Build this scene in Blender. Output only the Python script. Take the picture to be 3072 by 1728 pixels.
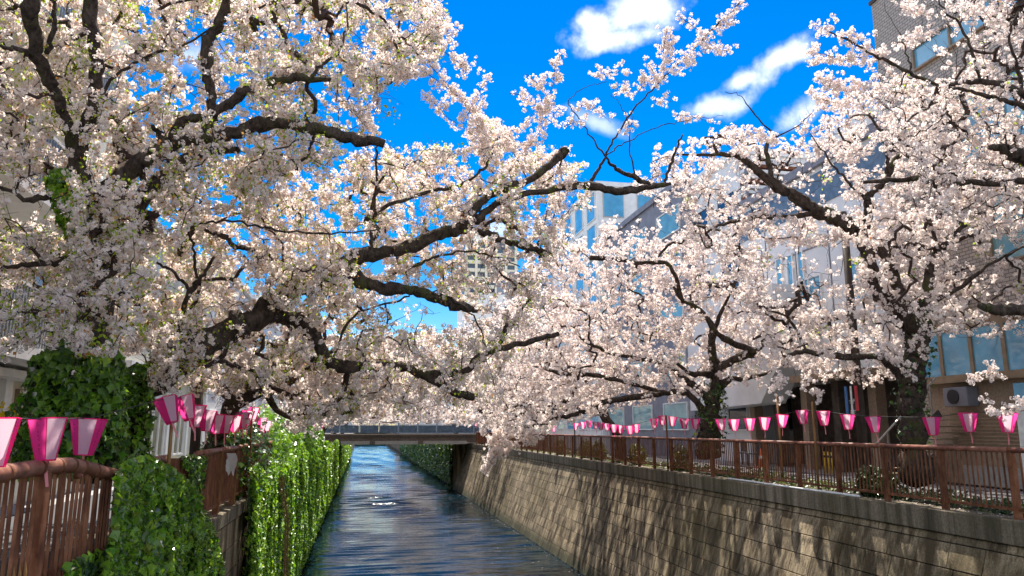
import bpy, math, random
import numpy as np
from mathutils import Vector, Matrix
random.seed(7); RNG = np.random.default_rng(11)
S = bpy.context.scene
for o in list(bpy.data.objects): bpy.data.objects.remove(o)
C = S.collection
R = math.radians

# ------------------------------------------------------------------ camera, sky, sun, exposure
EYE = 1.5; F = 2218.0
PIT = math.atan(421 / F); PSI = R(11.296)
cam = bpy.data.cameras.new('camera'); co = bpy.data.objects.new('camera', cam); C.objects.link(co)
cam.sensor_width = 36; cam.lens = F / 3072 * 36; cam.clip_start = .05; cam.clip_end = 3000
co.location = (0, 0, EYE); co.rotation_euler = (R(90) + PIT, 0, -PSI)
S.camera = co
SUN_AZ, SUN_EL = R(9), R(61)
W = bpy.data.worlds.new('World'); S.world = W; W.use_nodes = True
SKY_STRENGTH = .064
sun = bpy.data.lights.new('sun', 'SUN'); sun.energy = 3.05; sun.angle = R(.5); sun.color = (1, .93, .82)
so = bpy.data.objects.new('sun', sun); C.objects.link(so)
sd = Vector((math.sin(SUN_AZ) * math.cos(SUN_EL), math.cos(SUN_AZ) * math.cos(SUN_EL), math.sin(SUN_EL)))
so.rotation_euler = sd.to_track_quat('Z', 'Y').to_euler(); so.location = (20, 40, 60)
S.view_settings.view_transform = 'Standard'; S.view_settings.look = 'None'
S.view_settings.gamma = 1; S.view_settings.use_curve_mapping = False
S.view_settings.exposure = 1.86
try:
    S.cycles.max_bounces = 8; S.cycles.diffuse_bounces = 4; S.cycles.transmission_bounces = 4
    S.cycles.glossy_bounces = 3; S.cycles.transparent_max_bounces = 4
except Exception: pass

# ------------------------------------------------------------------ picture rays (tracing where things stand)
cp_, sp_ = math.cos(PIT), math.sin(PIT); c_, s_ = math.cos(PSI), math.sin(PSI)
def ray(px, py):
    u = (px - 1536) / F; v = (864 - py) / F
    y = cp_ - v * sp_; z = sp_ + v * cp_
    return np.stack([u * c_ + y * s_, -u * s_ + y * c_, z + 0 * u], -1)
def aty(px, py, Y):
    d = ray(np.asarray(px, float), np.asarray(py, float)); t = Y / d[..., 1]
    return d * np.asarray(t)[..., None] + np.array([0, 0, EYE])
def atx(px, py, X):
    d = ray(np.asarray(px, float), np.asarray(py, float)); t = X / d[..., 0]
    return d * np.asarray(t)[..., None] + np.array([0, 0, EYE])
def atz(px, py, Z):
    d = ray(np.asarray(px, float), np.asarray(py, float)); t = (Z - EYE) / d[..., 2]
    return d * np.asarray(t)[..., None] + np.array([0, 0, EYE])
def proj(P):
    P = np.asarray(P, float) - np.array([0, 0, EYE])
    x = P[..., 0] * c_ - P[..., 1] * s_; y = P[..., 0] * s_ + P[..., 1] * c_; z = P[..., 2]
    f = y * cp_ + z * sp_; v = -y * sp_ + z * cp_
    f = np.maximum(f, 1e-3)
    return np.stack([1536 + F * x / f, 864 - F * v / f], -1)
def inpoly(q, poly):
    x, y = q[..., 0], q[..., 1]; n = len(poly); r = np.zeros(x.shape, bool)
    for i in range(n):
        x0, y0 = poly[i]; x1, y1 = poly[(i + 1) % n]
        k = ((y0 > y) != (y1 > y)) & (x < (x1 - x0) * (y - y0) / ((y1 - y0) or 1e-9) + x0)
        r ^= k
    return r

# ------------------------------------------------------------------ materials
def nt(m): m.use_nodes = True; return m.node_tree
def N(t, typ, **kw):
    n = t.nodes.new(typ)
    for k, v in kw.items():
        if k in n.inputs: n.inputs[k].default_value = v
        else: setattr(n, k, v)
    return n
def rgba(c): return (c[0], c[1], c[2], 1)
def ramp(t, fac, stops):
    r = N(t, 'ShaderNodeValToRGB'); e = r.color_ramp.elements
    while len(e) < len(stops): e.new(.5)
    for i, (p, c) in enumerate(stops): e[i].position = p; e[i].color = rgba(c)
    t.links.new(fac, r.inputs['Fac']); return r.outputs['Color']
def noise(t, scale, detail=4, stretch=(1, 1, 1), world=True, dist=0., rough=.55):
    if world: src = N(t, 'ShaderNodeNewGeometry').outputs['Position']
    else: src = N(t, 'ShaderNodeTexCoord').outputs['Object']
    m = N(t, 'ShaderNodeMapping'); m.inputs['Scale'].default_value = stretch
    t.links.new(src, m.inputs['Vector'])
    n = N(t, 'ShaderNodeTexNoise'); n.inputs['Scale'].default_value = scale; n.inputs['Detail'].default_value = detail
    n.inputs['Distortion'].default_value = dist; n.inputs['Roughness'].default_value = rough
    t.links.new(m.outputs[0], n.inputs['Vector']); return n.outputs['Fac']
def mixc(t, fac, a, b, mode='MIX'):
    m = N(t, 'ShaderNodeMix', data_type='RGBA', blend_type=mode)
    for sock, v in ((m.inputs[0], fac), (m.inputs[6], a), (m.inputs[7], b)):
        if isinstance(v, (int, float)): sock.default_value = v
        elif isinstance(v, tuple): sock.default_value = rgba(v)
        else: t.links.new(v, sock)
    return m.outputs[2]
def bump(t, h, strength, dist=.02):
    b = N(t, 'ShaderNodeBump'); b.inputs['Strength'].default_value = strength; b.inputs['Distance'].default_value = dist
    t.links.new(h, b.inputs['Height']); return b.outputs[0]
def simple(name, stops, scale=6, rough=.7, b=.3, stretch=(1, 1, 1), detail=5, metallic=0, spec=.4, world=True, var=0., bd=.01):
    m = bpy.data.materials.new(name); t = nt(m); p = t.nodes['Principled BSDF']
    f = noise(t, scale, detail, stretch, world)
    if not isinstance(stops, list): stops = [(.3, tuple(x * .8 for x in stops)), (.7, tuple(min(1, x * 1.15) for x in stops))]
    c = ramp(t, f, stops)
    if var:
        oi = N(t, 'ShaderNodeObjectInfo'); ml = N(t, 'ShaderNodeMapRange'); ml.inputs['To Min'].default_value = 1 - var; ml.inputs['To Max'].default_value = 1 + var
        t.links.new(oi.outputs['Random'], ml.inputs['Value'])
        hv = N(t, 'ShaderNodeHueSaturation'); t.links.new(ml.outputs[0], hv.inputs['Value']); t.links.new(c, hv.inputs['Color']); c = hv.outputs[0]
    t.links.new(c, p.inputs['Base Color'])
    p.inputs['Roughness'].default_value = rough; p.inputs['Metallic'].default_value = metallic
    p.inputs['Specular IOR Level'].default_value = spec
    if b: t.links.new(bump(t, f, b, bd), p.inputs['Normal'])
    return m
def leafy(name, c_lo, c_hi, trans=.4, rough=.5, tone=None, gloss=.12, tcol=None):
    """thin petals and leaves: diffuse + translucent, colour varied leaf by leaf"""
    m = bpy.data.materials.new(name); t = nt(m); t.nodes.remove(t.nodes['Principled BSDF'])
    out = t.nodes['Material Output']
    g = N(t, 'ShaderNodeNewGeometry')
    c = mixc(t, g.outputs['Random Per Island'], c_lo, c_hi)
    if tone:
        a = N(t, 'ShaderNodeAttribute'); a.attribute_name = 'tone'
        c = mixc(t, a.outputs['Fac'], tone, c)
    d = N(t, 'ShaderNodeBsdfDiffuse'); tr = N(t, 'ShaderNodeBsdfTranslucent')
    t.links.new(c, d.inputs[0])
    if tcol: t.links.new(mixc(t, 1., c, tcol, 'MULTIPLY'), tr.inputs[0])
    else: t.links.new(c, tr.inputs[0])
    mx = N(t, 'ShaderNodeMixShader'); mx.inputs[0].default_value = trans
    t.links.new(d.outputs[0], mx.inputs[1]); t.links.new(tr.outputs[0], mx.inputs[2]); last = mx.outputs[0]
    if gloss:
        gl = N(t, 'ShaderNodeBsdfGlossy'); gl.inputs['Roughness'].default_value = rough; gl.inputs[0].default_value = (1, 1, 1, 1)
        fr = N(t, 'ShaderNodeFresnel'); fr.inputs[0].default_value = 1.4
        mu = N(t, 'ShaderNodeMath', operation='MULTIPLY'); mu.inputs[1].default_value = gloss * 8; t.links.new(fr.outputs[0], mu.inputs[0])
        m2 = N(t, 'ShaderNodeMixShader'); t.links.new(mu.outputs[0], m2.inputs[0]); t.links.new(last, m2.inputs[1]); t.links.new(gl.outputs[0], m2.inputs[2]); last = m2.outputs[0]
    t.links.new(last, out.inputs['Surface']); return m

M = {}
M['petal'] = leafy('cherry_petal', (.94, .885, .868), (.985, .955, .94), .52, gloss=0, tone=(.87, .64, .50))
M['bud'] = leafy('blossom_calyx', (.22, .07, .03), (.45, .22, .10), .3, gloss=0)
M['young'] = leafy('young_cherry_leaf', (.24, .38, .03), (.48, .56, .06), .55, gloss=0)
M['bronze_leaf'] = leafy('bronze_cherry_leaf', (.45, .20, .07), (.62, .34, .12), .5, gloss=0)
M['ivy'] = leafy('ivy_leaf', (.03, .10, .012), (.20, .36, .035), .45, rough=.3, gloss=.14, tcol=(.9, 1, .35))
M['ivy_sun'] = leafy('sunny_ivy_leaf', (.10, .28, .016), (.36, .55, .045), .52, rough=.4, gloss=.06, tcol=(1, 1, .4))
M['hedge'] = leafy('hedge_leaf', (.015, .045, .010), (.06, .12, .02), .3, rough=.4, gloss=.08)
M['weed'] = leafy('weed_leaf', (.05, .10, .015), (.22, .26, .03), .4, rough=.5, gloss=.05)
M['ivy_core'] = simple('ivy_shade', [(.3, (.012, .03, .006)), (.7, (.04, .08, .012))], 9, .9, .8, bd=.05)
M['stem'] = simple('dry_vine', [(.3, (.10, .05, .02)), (.7, (.22, .12, .05))], 20, .9, .3)
M['fallen'] = leafy('fallen_petal', (.7, .6, .58), (.9, .82, .8), .2, gloss=0)

def bark(name, a, b_, moss):
    m = bpy.data.materials.new(name); t = nt(m); p = t.nodes['Principled BSDF']
    f = noise(t, 11, 9, (1, 1, .6), rough=.68); f2 = noise(t, 2.0, 6, rough=.65); f3 = noise(t, 45, 3, (1, 1, .25))
    c = ramp(t, f, [(.35, a), (.68, b_)])
    k = ramp(t, f2, [(.56, (0, 0, 0)), (.68, (1, 1, 1))])
    c = mixc(t, k, c, moss)
    t.links.new(c, p.inputs['Base Color']); p.inputs['Roughness'].default_value = .9; p.inputs['Specular IOR Level'].default_value = .2
    ad = N(t, 'ShaderNodeMath', operation='ADD'); t.links.new(f, ad.inputs[0]); t.links.new(f3, ad.inputs[1])
    t.links.new(bump(t, ad.outputs[0], 1., .05), p.inputs['Normal']); return m
M['bark'] = bark('cherry_bark', (.022, .015, .011), (.13, .095, .075), (.085, .09, .03))
M['twig'] = simple('twig_bark', [(.3, (.03, .018, .014)), (.7, (.075, .045, .035))], 10, .85, 0)

def concrete_wall(name, light, dark, moss, joints=False):
    m = bpy.data.materials.new(name); t = nt(m); p = t.nodes['Principled BSDF']
    streak = noise(t, 1.0, 6, (2.6, 2.6, .2), rough=.66); fine = noise(t, 30, 5); patch = noise(t, .35, 4); thin = noise(t, 1.0, 3, (14, 14, .5))
    c = ramp(t, streak, [(.40, dark), (.50, tuple(.5 * (l + d) for l, d in zip(light, dark))), (.62, light)])
    c = mixc(t, ramp(t, thin, [(.5, (0, 0, 0)), (.72, (.85, .85, .85))]), c, dark)
    c = mixc(t, ramp(t, patch, [(.45, (0, 0, 0)), (.7, (.7, .7, .7))]), c, moss)
    c = mixc(t, ramp(t, fine, [(.35, (.55, .55, .55)), (.7, (0, 0, 0))]), c, tuple(x * .6 for x in dark))
    oi = N(t, 'ShaderNodeObjectInfo'); g = N(t, 'ShaderNodeNewGeometry')
    sz = N(t, 'ShaderNodeSeparateXYZ'); t.links.new(g.outputs['Position'], sz.inputs[0])
    ht = N(t, 'ShaderNodeMath', operation='MULTIPLY_ADD'); t.links.new(streak, ht.inputs[0]); ht.inputs[1].default_value = -.9; t.links.new(sz.outputs[2], ht.inputs[2])
    mr_ = N(t, 'ShaderNodeMapRange'); mr_.inputs['From Min'].default_value = -4.3; mr_.inputs['From Max'].default_value = -4.75; mr_.inputs['To Max'].default_value = .85; t.links.new(ht.outputs[0], mr_.inputs['Value'])
    c = mixc(t, mr_.outputs[0], c, (.035, .04, .02))                  # dark algae band left by the water
    ad = N(t, 'ShaderNodeMath', operation='ADD'); t.links.new(oi.outputs['Random'], ad.inputs[0]); t.links.new(g.outputs['Random Per Island'], ad.inputs[1])
    fr = N(t, 'ShaderNodeMath', operation='FRACT'); t.links.new(ad.outputs[0], fr.inputs[0])
    ml = N(t, 'ShaderNodeMapRange'); ml.inputs['To Min'].default_value = .72; ml.inputs['To Max'].default_value = 1.22; t.links.new(fr.outputs[0], ml.inputs['Value'])
    hv = N(t, 'ShaderNodeHueSaturation'); t.links.new(ml.outputs[0], hv.inputs['Value']); t.links.new(c, hv.inputs['Color'])
    t.links.new(hv.outputs[0], p.inputs['Base Color']); p.inputs['Roughness'].default_value = .9; p.inputs['Specular IOR Level'].default_value = .25
    t.links.new(bump(t, fine, .5, .012), p.inputs['Normal']); return m
M['block'] = concrete_wall('stained_concrete', (.52, .415, .27), (.075, .052, .03), (.15, .12, .055))
M['coping'] = concrete_wall('weathered_coping', (.38, .31, .23), (.10, .08, .055), (.10, .10, .04))
M['joint'] = simple('dark_joint', (.03, .026, .02), 8, .95, .2)
M['rust'] = simple('rusty_brown_paint', [(.30, (.085, .028, .014)), (.52, (.18, .070, .034)), (.72, (.27, .118, .062))], 9, .65, .35, (1, 1, .5), 6, spec=.2, var=.22)
M['rail'] = simple('brown_rail_paint', [(.35, (.15, .054, .032)), (.55, (.25, .10, .064)), (.75, (.36, .18, .12))], 7, .5, .3, (1, 1, 1), 6, spec=.3)
M['bamboo'] = simple('brown_pole', [(.3, (.16, .07, .02)), (.7, (.32, .17, .05))], 8, .6, .2, (1, 1, .3))
M['darkpole'] = simple('dark_pole', [(.3, (.03, .022, .018)), (.7, (.075, .055, .045))], 10, .75, .2, (1, 1, .3))
M['asphalt'] = simple('asphalt', [(.3, (.045, .045, .05)), (.7, (.085, .085, .092))], 30, .85, .3)
M['pave'] = simple('pavement', [(.3, (.26, .25, .24)), (.7, (.38, .36, .34))], 12, .85, .3)
M['soil'] = simple('soil', [(.3, (.03, .022, .014)), (.7, (.09, .066, .04))], 16, .95, .8, bd=.04)
M['kerb'] = simple('kerb_stone', (.32, .31, .29), 10, .85, .2)
M['roadpaint'] = simple('road_paint', (.72, .72, .7), 18, .7, .1)
M['cream'] = simple('cream_render', [(.3, (.60, .56, .45)), (.7, (.76, .72, .60))], 2, .8, .1)
M['white'] = simple('white_paint', [(.3, (.66, .66, .65)), (.7, (.80, .80, .79))], 3, .6, .08)
M['greywhite'] = simple('pale_panel', [(.3, (.62, .63, .64)), (.7, (.74, .75, .76))], 1.5, .6, .08)
M['midgrey'] = simple('grey_cladding', [(.3, (.16, .16, .19)), (.7, (.23, .23, .27))], 2, .6, .1)
M['brownwall'] = simple('brown_tile', [(.3, (.22, .16, .115)), (.7, (.33, .25, .19))], 14, .7, .3)
M['darkwall'] = simple('dark_interior', [(.3, (.04, .032, .027)), (.7, (.10, .08, .065))], 4, .8, .1)
M['bronze'] = simple('bronze_frame', [(.3, (.20, .14, .085)), (.7, (.32, .23, .15))], 5, .45, .05)
M['black'] = simple('black_metal', (.02, .02, .022), 8, .5, .05)
M['steel'] = simple('grey_steel', (.35, .36, .37), 8, .4, .05, metallic=.6)
M['yellow'] = simple('yellow_plastic', (.65, .42, .03), 8, .5, .05)
M['orange'] = simple('orange_plastic', (.75, .13, .03), 8, .5, .05)
M['redpaint'] = simple('red_paint', (.55, .04, .05), 8, .5, .05)
M['bluepaint'] = simple('blue_paint', (.05, .16, .38), 8, .5, .05)
M['bluegrey'] = simple('blue_grey_panel', [(.3, (.06, .10, .16)), (.7, (.13, .20, .28))], 3, .4, .1)
M['girder'] = simple('bridge_girder', [(.3, (.10, .075, .06)), (.7, (.18, .145, .12))], 6, .7, .2)
M['lightgirder'] = simple('pale_girder', (.38, .36, .32), 6, .7, .1)
M['ink'] = simple('dark_red_ink', (.16, .01, .02), 10, .8, 0)
M['signwhite'] = simple('sign_white', (.8, .8, .78), 8, .6, 0)
M['plastic'] = leafy('thin_white_plastic', (.7, .7, .68), (.8, .8, .78), .4, rough=.3, gloss=.05)
def lantern_mat(name, c, tr):
    m = leafy(name, c, tuple(x * .93 for x in c), tr, gloss=0); return m
M['pink'] = lantern_mat('pink_lantern_cloth', (.97, .07, .36), .72)
M['lwhite'] = lantern_mat('white_lantern_cloth', (.82, .60, .69), .66)
M['ribbon'] = leafy('lantern_ribbon', (.75, .5, .5), (.85, .15, .2), .3, gloss=0)
def glass(name, c, rough=.06):
    m = bpy.data.materials.new(name); t = nt(m); p = t.nodes['Principled BSDF']
    f = noise(t, 1.3, 3); t.links.new(ramp(t, f, [(.3, tuple(x * .7 for x in c)), (.7, c)]), p.inputs['Base Color'])
    p.inputs['Roughness'].default_value = rough; p.inputs['Specular IOR Level'].default_value = .9
    t.links.new(bump(t, f, .06, .05), p.inputs['Normal']); return m
M['blueglass'] = glass('blue_glass', (.13, .44, .68)); M['darkglass'] = glass('dark_glass', (.035, .05, .07)); M['teal'] = glass('teal_glass', (.20, .42, .46))
M['brownglass'] = glass('curtained_glass', (.30, .26, .20), .15)

def tile_mat():
    m = bpy.data.materials.new('grey_brown_tile'); t = nt(m); p = t.nodes['Principled BSDF']
    g = N(t, 'ShaderNodeNewGeometry'); sx = N(t, 'ShaderNodeSeparateXYZ'); t.links.new(g.outputs['Position'], sx.inputs[0])
    cx = N(t, 'ShaderNodeCombineXYZ'); t.links.new(sx.outputs[1], cx.inputs[0]); t.links.new(sx.outputs[2], cx.inputs[1])
    b = N(t, 'ShaderNodeTexBrick'); t.links.new(cx.outputs[0], b.inputs['Vector'])
    b.inputs['Color1'].default_value = rgba((.43, .365, .31)); b.inputs['Color2'].default_value = rgba((.36, .31, .265)); b.inputs['Mortar'].default_value = rgba((.13, .115, .10))
    b.inputs['Scale'].default_value = 1.; b.inputs['Brick Width'].default_value = .22; b.inputs['Row Height'].default_value = .1; b.inputs['Mortar Size'].default_value = .012
    t.links.new(b.outputs['Color'], p.inputs['Base Color']); p.inputs['Roughness'].default_value = .6
    t.links.new(bump(t, b.outputs['Fac'], -.4, .01), p.inputs['Normal']); return m
M['tile'] = tile_mat()
def water_mat():
    m = bpy.data.materials.new('canal_water'); t = nt(m); p = t.nodes['Principled BSDF']
    p.inputs['Base Color'].default_value = rgba((.003, .011, .016)); p.inputs['Roughness'].default_value = .07
    p.inputs['IOR'].default_value = 1.33; p.inputs['Specular IOR Level'].default_value = .38
    a = noise(t, 1.0, 3, (.55, 2.6, 1), dist=.6); b = noise(t, 1.0, 2, (.25, .9, 1), dist=.4); c = noise(t, 1.0, 2, (1.6, 7.5, 1), dist=.5)
    s1 = N(t, 'ShaderNodeMath', operation='MULTIPLY_ADD'); t.links.new(b, s1.inputs[0]); s1.inputs[1].default_value = 1.3; t.links.new(a, s1.inputs[2])
    s2 = N(t, 'ShaderNodeMath', operation='MULTIPLY_ADD'); t.links.new(c, s2.inputs[0]); s2.inputs[1].default_value = .33; t.links.new(s1.outputs[0], s2.inputs[2])
    t.links.new(bump(t, s2.outputs[0], .5, .05), p.inputs['Normal']); return m
M['water'] = water_mat()

# ------------------------------------------------------------------ the sky: one Nishita dome, a few fair-weather clouds in view, added fill cloud outside it
def build_sky():
    t = W.node_tree; bg = t.nodes['Background']; bg.inputs['Strength'].default_value = SKY_STRENGTH
    sk = N(t, 'ShaderNodeTexSky', sky_type='NISHITA'); sk.sun_disc = False; sk.sun_elevation = SUN_EL; sk.sun_rotation = SUN_AZ
    sk.air_density = 1.0; sk.dust_density = .15; sk.ozone_density = 3.0; sk.altitude = 200
    hs = N(t, 'ShaderNodeHueSaturation'); hs.inputs['Saturation'].default_value = 1.6; hs.inputs['Value'].default_value = .79; hs.inputs['Hue'].default_value = .508
    t.links.new(sk.outputs[0], hs.inputs['Color']); col = hs.outputs[0]
    tc = N(t, 'ShaderNodeTexCoord').outputs['Generated']
    ns = N(t, 'ShaderNodeTexNoise'); ns.inputs['Scale'].default_value = 9; ns.inputs['Detail'].default_value = 9; ns.inputs['Roughness'].default_value = .62
    t.links.new(tc, ns.inputs['Vector'])
    n2 = N(t, 'ShaderNodeTexNoise'); n2.inputs['Scale'].default_value = 28; n2.inputs['Detail'].default_value = 6; t.links.new(tc, n2.inputs['Vector'])
    def dot(v):
        d = N(t, 'ShaderNodeVectorMath', operation='DOT_PRODUCT'); t.links.new(tc, d.inputs[0]); d.inputs[1].default_value = v; return d.outputs['Value']
    def math_(op, a, b=None, c=None):
        m = N(t, 'ShaderNodeMath', operation=op)
        for i, v in enumerate((a, b, c)):
            if v is None: continue
            if isinstance(v, (int, float)): m.inputs[i].default_value = v
            else: t.links.new(v, m.inputs[i])
        return m.outputs[0]
    total = None
    #          px, py, half width, half height (px), tilt, strength
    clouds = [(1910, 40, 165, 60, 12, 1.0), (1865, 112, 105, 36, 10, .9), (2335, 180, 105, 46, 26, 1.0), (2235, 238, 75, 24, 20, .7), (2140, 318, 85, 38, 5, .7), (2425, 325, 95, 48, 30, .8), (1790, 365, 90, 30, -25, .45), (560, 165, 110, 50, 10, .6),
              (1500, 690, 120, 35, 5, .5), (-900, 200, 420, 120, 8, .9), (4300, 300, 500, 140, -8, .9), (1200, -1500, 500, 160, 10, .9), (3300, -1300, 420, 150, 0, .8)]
    for px, py, hw, hh, tilt, st in clouds:
        cdir = ray(float(px), float(py)); cdir /= np.linalg.norm(cdir)
        ri = np.cross(cdir, [0, 0, 1.]); ri /= np.linalg.norm(ri); up = np.cross(ri, cdir)
        a = R(tilt); e1 = ri * math.cos(a) + up * math.sin(a); e2 = -ri * math.sin(a) + up * math.cos(a)
        x = math_('DIVIDE', dot(tuple(e1)), hw / F); y = math_('DIVIDE', dot(tuple(e2)), hh / F)
        r2 = math_('ADD', math_('POWER', math_('ABSOLUTE', x), 2.), math_('POWER', math_('ABSOLUTE', y), 2.))
        front = math_('GREATER_THAN', dot(tuple(cdir)), .2)
        q = math_('SUBTRACT', 1.25, math_('SQRT', r2))                       # 1 in the middle, falls outward
        q = math_('ADD', q, math_('MULTIPLY', math_('SUBTRACT', ns.outputs['Fac'], .53), 2.7))
        q = math_('ADD', q, math_('MULTIPLY', math_('SUBTRACT', n2.outputs['Fac'], .5), 1.5))
        mr = N(t, 'ShaderNodeMapRange', interpolation_type='SMOOTHSTEP'); mr.inputs['From Min'].default_value = .05; mr.inputs['From Max'].default_value = 1.25; mr.inputs['To Max'].default_value = st
        t.links.new(q, mr.inputs['Value']); k = math_('MULTIPLY', mr.outputs[0], front)
        total = k if total is None else math_('MAXIMUM', total, k)
    # extra cloud outside the view, denser than in view, added to brighten the shade
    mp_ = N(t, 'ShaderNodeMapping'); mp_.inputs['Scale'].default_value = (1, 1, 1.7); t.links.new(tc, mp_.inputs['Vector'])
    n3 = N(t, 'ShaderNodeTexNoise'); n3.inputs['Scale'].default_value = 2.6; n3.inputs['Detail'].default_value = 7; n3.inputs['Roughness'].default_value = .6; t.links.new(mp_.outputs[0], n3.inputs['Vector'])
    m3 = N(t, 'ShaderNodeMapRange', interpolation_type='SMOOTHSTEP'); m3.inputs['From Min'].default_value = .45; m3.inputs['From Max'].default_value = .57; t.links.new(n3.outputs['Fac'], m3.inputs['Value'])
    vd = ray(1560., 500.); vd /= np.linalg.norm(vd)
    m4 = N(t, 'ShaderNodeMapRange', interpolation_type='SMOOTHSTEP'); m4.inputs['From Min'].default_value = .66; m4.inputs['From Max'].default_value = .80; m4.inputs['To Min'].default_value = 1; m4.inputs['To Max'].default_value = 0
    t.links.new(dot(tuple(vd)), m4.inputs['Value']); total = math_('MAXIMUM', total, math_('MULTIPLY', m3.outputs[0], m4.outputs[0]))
    cl = mixc(t, ns.outputs['Fac'], (3.0, 3.5, 4.4), (11, 10.9, 10.8))  # cloud brightness raised so the added cloud lifts the shade
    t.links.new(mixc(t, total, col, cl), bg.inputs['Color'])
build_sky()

# ------------------------------------------------------------------ object helpers
ORG = {}
def tag(o, label=None, cat=None, group=None, kind=None):
    if label: o['label'] = label
    if cat: o['category'] = cat
    if group: o['group'] = group
    if kind: o['kind'] = kind
    return o
def thing(name, label, cat, loc=(0, 0, 0), group=None):
    o = bpy.data.objects.new(name, None); C.objects.link(o); o.location = tuple(float(x) for x in loc); o.empty_display_size = .2
    ORG[o.name] = np.array(loc, float); tag(o, label, cat, group); return o
def link(name, me, parent=None, loc=None, kind=None):
    o = bpy.data.objects.new(name, me); C.objects.link(o)
    if parent is not None: o.parent = parent; ORG[o.name] = ORG[parent.name]
    else: ORG[o.name] = np.zeros(3)
    if loc is not None: o.location = tuple(float(x) for x in loc)
    if kind: o['kind'] = kind
    return o
class MB:
    def __init__(s): s.v = []; s.f = []; s.m = []; s.mi = 0
    def add(s, vs, fs):
        b = len(s.v); s.v += [tuple(map(float, v)) for v in vs]; s.f += [tuple(i + b for i in f) for f in fs]; s.m += [s.mi] * len(fs); return s
    def box(s, x0, x1, y0, y1, z0, z1):
        return s.add([(x0, y0, z0), (x1, y0, z0), (x1, y1, z0), (x0, y1, z0), (x0, y0, z1), (x1, y0, z1), (x1, y1, z1), (x0, y1, z1)],
                     [(0, 3, 2, 1), (4, 5, 6, 7), (0, 1, 5, 4), (1, 2, 6, 5), (2, 3, 7, 6), (3, 0, 4, 7)])
    def beam(s, a, b, w, h):                       # square bar between two points
        a = Vector(a); b = Vector(b); d = (b - a).normalized(); up = Vector((0, 0, 1)) if abs(d.z) < .9 else Vector((0, 1, 0))
        x = d.cross(up).normalized() * w / 2; y = x.cross(d).normalized() * h / 2
        return s.add([a - x - y, a + x - y, a + x + y, a - x + y, b - x - y, b + x - y, b + x + y, b - x + y],
                     [(0, 3, 2, 1), (4, 5, 6, 7), (0, 1, 5, 4), (1, 2, 6, 5), (2, 3, 7, 6), (3, 0, 4, 7)])
    def tube(s, pts, rad, n=8, cap=True, wob=0, rng=None):
        pts = [Vector(tuple(map(float, p))) for p in pts]; k = len(pts)
        if not hasattr(rad, '__len__'): rad = [rad] * k
        t0 = (pts[1] - pts[0]).normalized(); ref = Vector((0, 0, 1)) if abs(t0.z) < .9 else Vector((0, 1, 0))
        u = t0.cross(ref).normalized(); vs = []
        ph = [random.uniform(0, 6.28) for _ in range(3)]
        for i, p in enumerate(pts):
            t = (pts[min(i + 1, k - 1)] - pts[max(i - 1, 0)]).normalized()
            u = (u - t * u.dot(t)).normalized(); w = t.cross(u)
            for j in range(n):
                a = 2 * math.pi * j / n; r = rad[i]
                if wob: r *= 1 + wob * (math.sin(2 * a + ph[0] + i * .7) * .5 + math.sin(3 * a + ph[1] - i * 1.1) * .4 + random.uniform(-.35, .35))
                vs.append(p + (u * math.cos(a) + w * math.sin(a)) * r)
        fs = [(i * n + j, i * n + (j + 1) % n, (i + 1) * n + (j + 1) % n, (i + 1) * n + j) for i in range(k - 1) for j in range(n)]
        if cap: fs += [tuple(reversed(range(n))), tuple(range((k - 1) * n, k * n))]
        return s.add(vs, fs)
    def prism(s, poly, d):                          # extrude a planar outline by vector d
        n = len(poly); P = [Vector(tuple(map(float, p))) for p in poly]; d = Vector(d)
        return s.add(P + [p + d for p in P], [tuple(range(n)), tuple(reversed(range(n, 2 * n)))] + [(i, i + n, (i + 1) % n + n, (i + 1) % n) for i in range(n)])
    def mesh(s, name, mats, org=(0, 0, 0), smooth=False):
        me = bpy.data.meshes.new(name); og = np.array(org, float)
        me.from_pydata([tuple(np.array(v) - og) for v in s.v], [], s.f)
        for m in (mats if isinstance(mats, (list, tuple)) else [mats]): me.materials.append(m)
        if len(set(s.m)) > 1: me.polygons.foreach_set('material_index', s.m)
        if smooth: me.polygons.foreach_set('use_smooth', [True] * len(me.polygons))
        me.update(); return me
    def build(s, name, mats, parent=None, smooth=False, kind=None, bevel=0):
        og = ORG[parent.name] if parent is not None else (0, 0, 0)
        o = link(name, s.mesh(name, mats, og, smooth), parent, kind=kind)
        if bevel:
            b = o.modifiers.new('bevel', 'BEVEL'); b.width = bevel; b.segments = 2; b.limit_method = 'ANGLE'
        return o
def BX(*a): return MB().box(*a)

def soup(name, V, T, mats, parent=None, mi=None, tone=None, kind='stuff'):
    """one big triangle mesh from numpy arrays"""
    og = ORG[parent.name] if parent is not None else np.zeros(3)
    me = bpy.data.meshes.new(name); nv, n = len(V), len(T)
    me.vertices.add(nv); me.vertices.foreach_set('co', (V - og).astype(np.float32).ravel())
    me.loops.add(n * 3); me.loops.foreach_set('vertex_index', T.astype(np.int32).ravel())
    me.polygons.add(n); me.polygons.foreach_set('loop_start', np.arange(n, dtype=np.int32) * 3)
    try: me.polygons.foreach_set('loop_total', np.full(n, 3, np.int32))
    except Exception: pass
    for m in (mats if isinstance(mats, (list, tuple)) else [mats]): me.materials.append(m)
    if mi is not None: me.polygons.foreach_set('material_index', mi.astype(np.int32))
    if tone is not None:
        a = me.attributes.new('tone', 'FLOAT', 'POINT'); a.data.foreach_set('value', tone.astype(np.float32))
    me.update(calc_edges=True)
    return link(name, me, parent, kind=kind)
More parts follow.
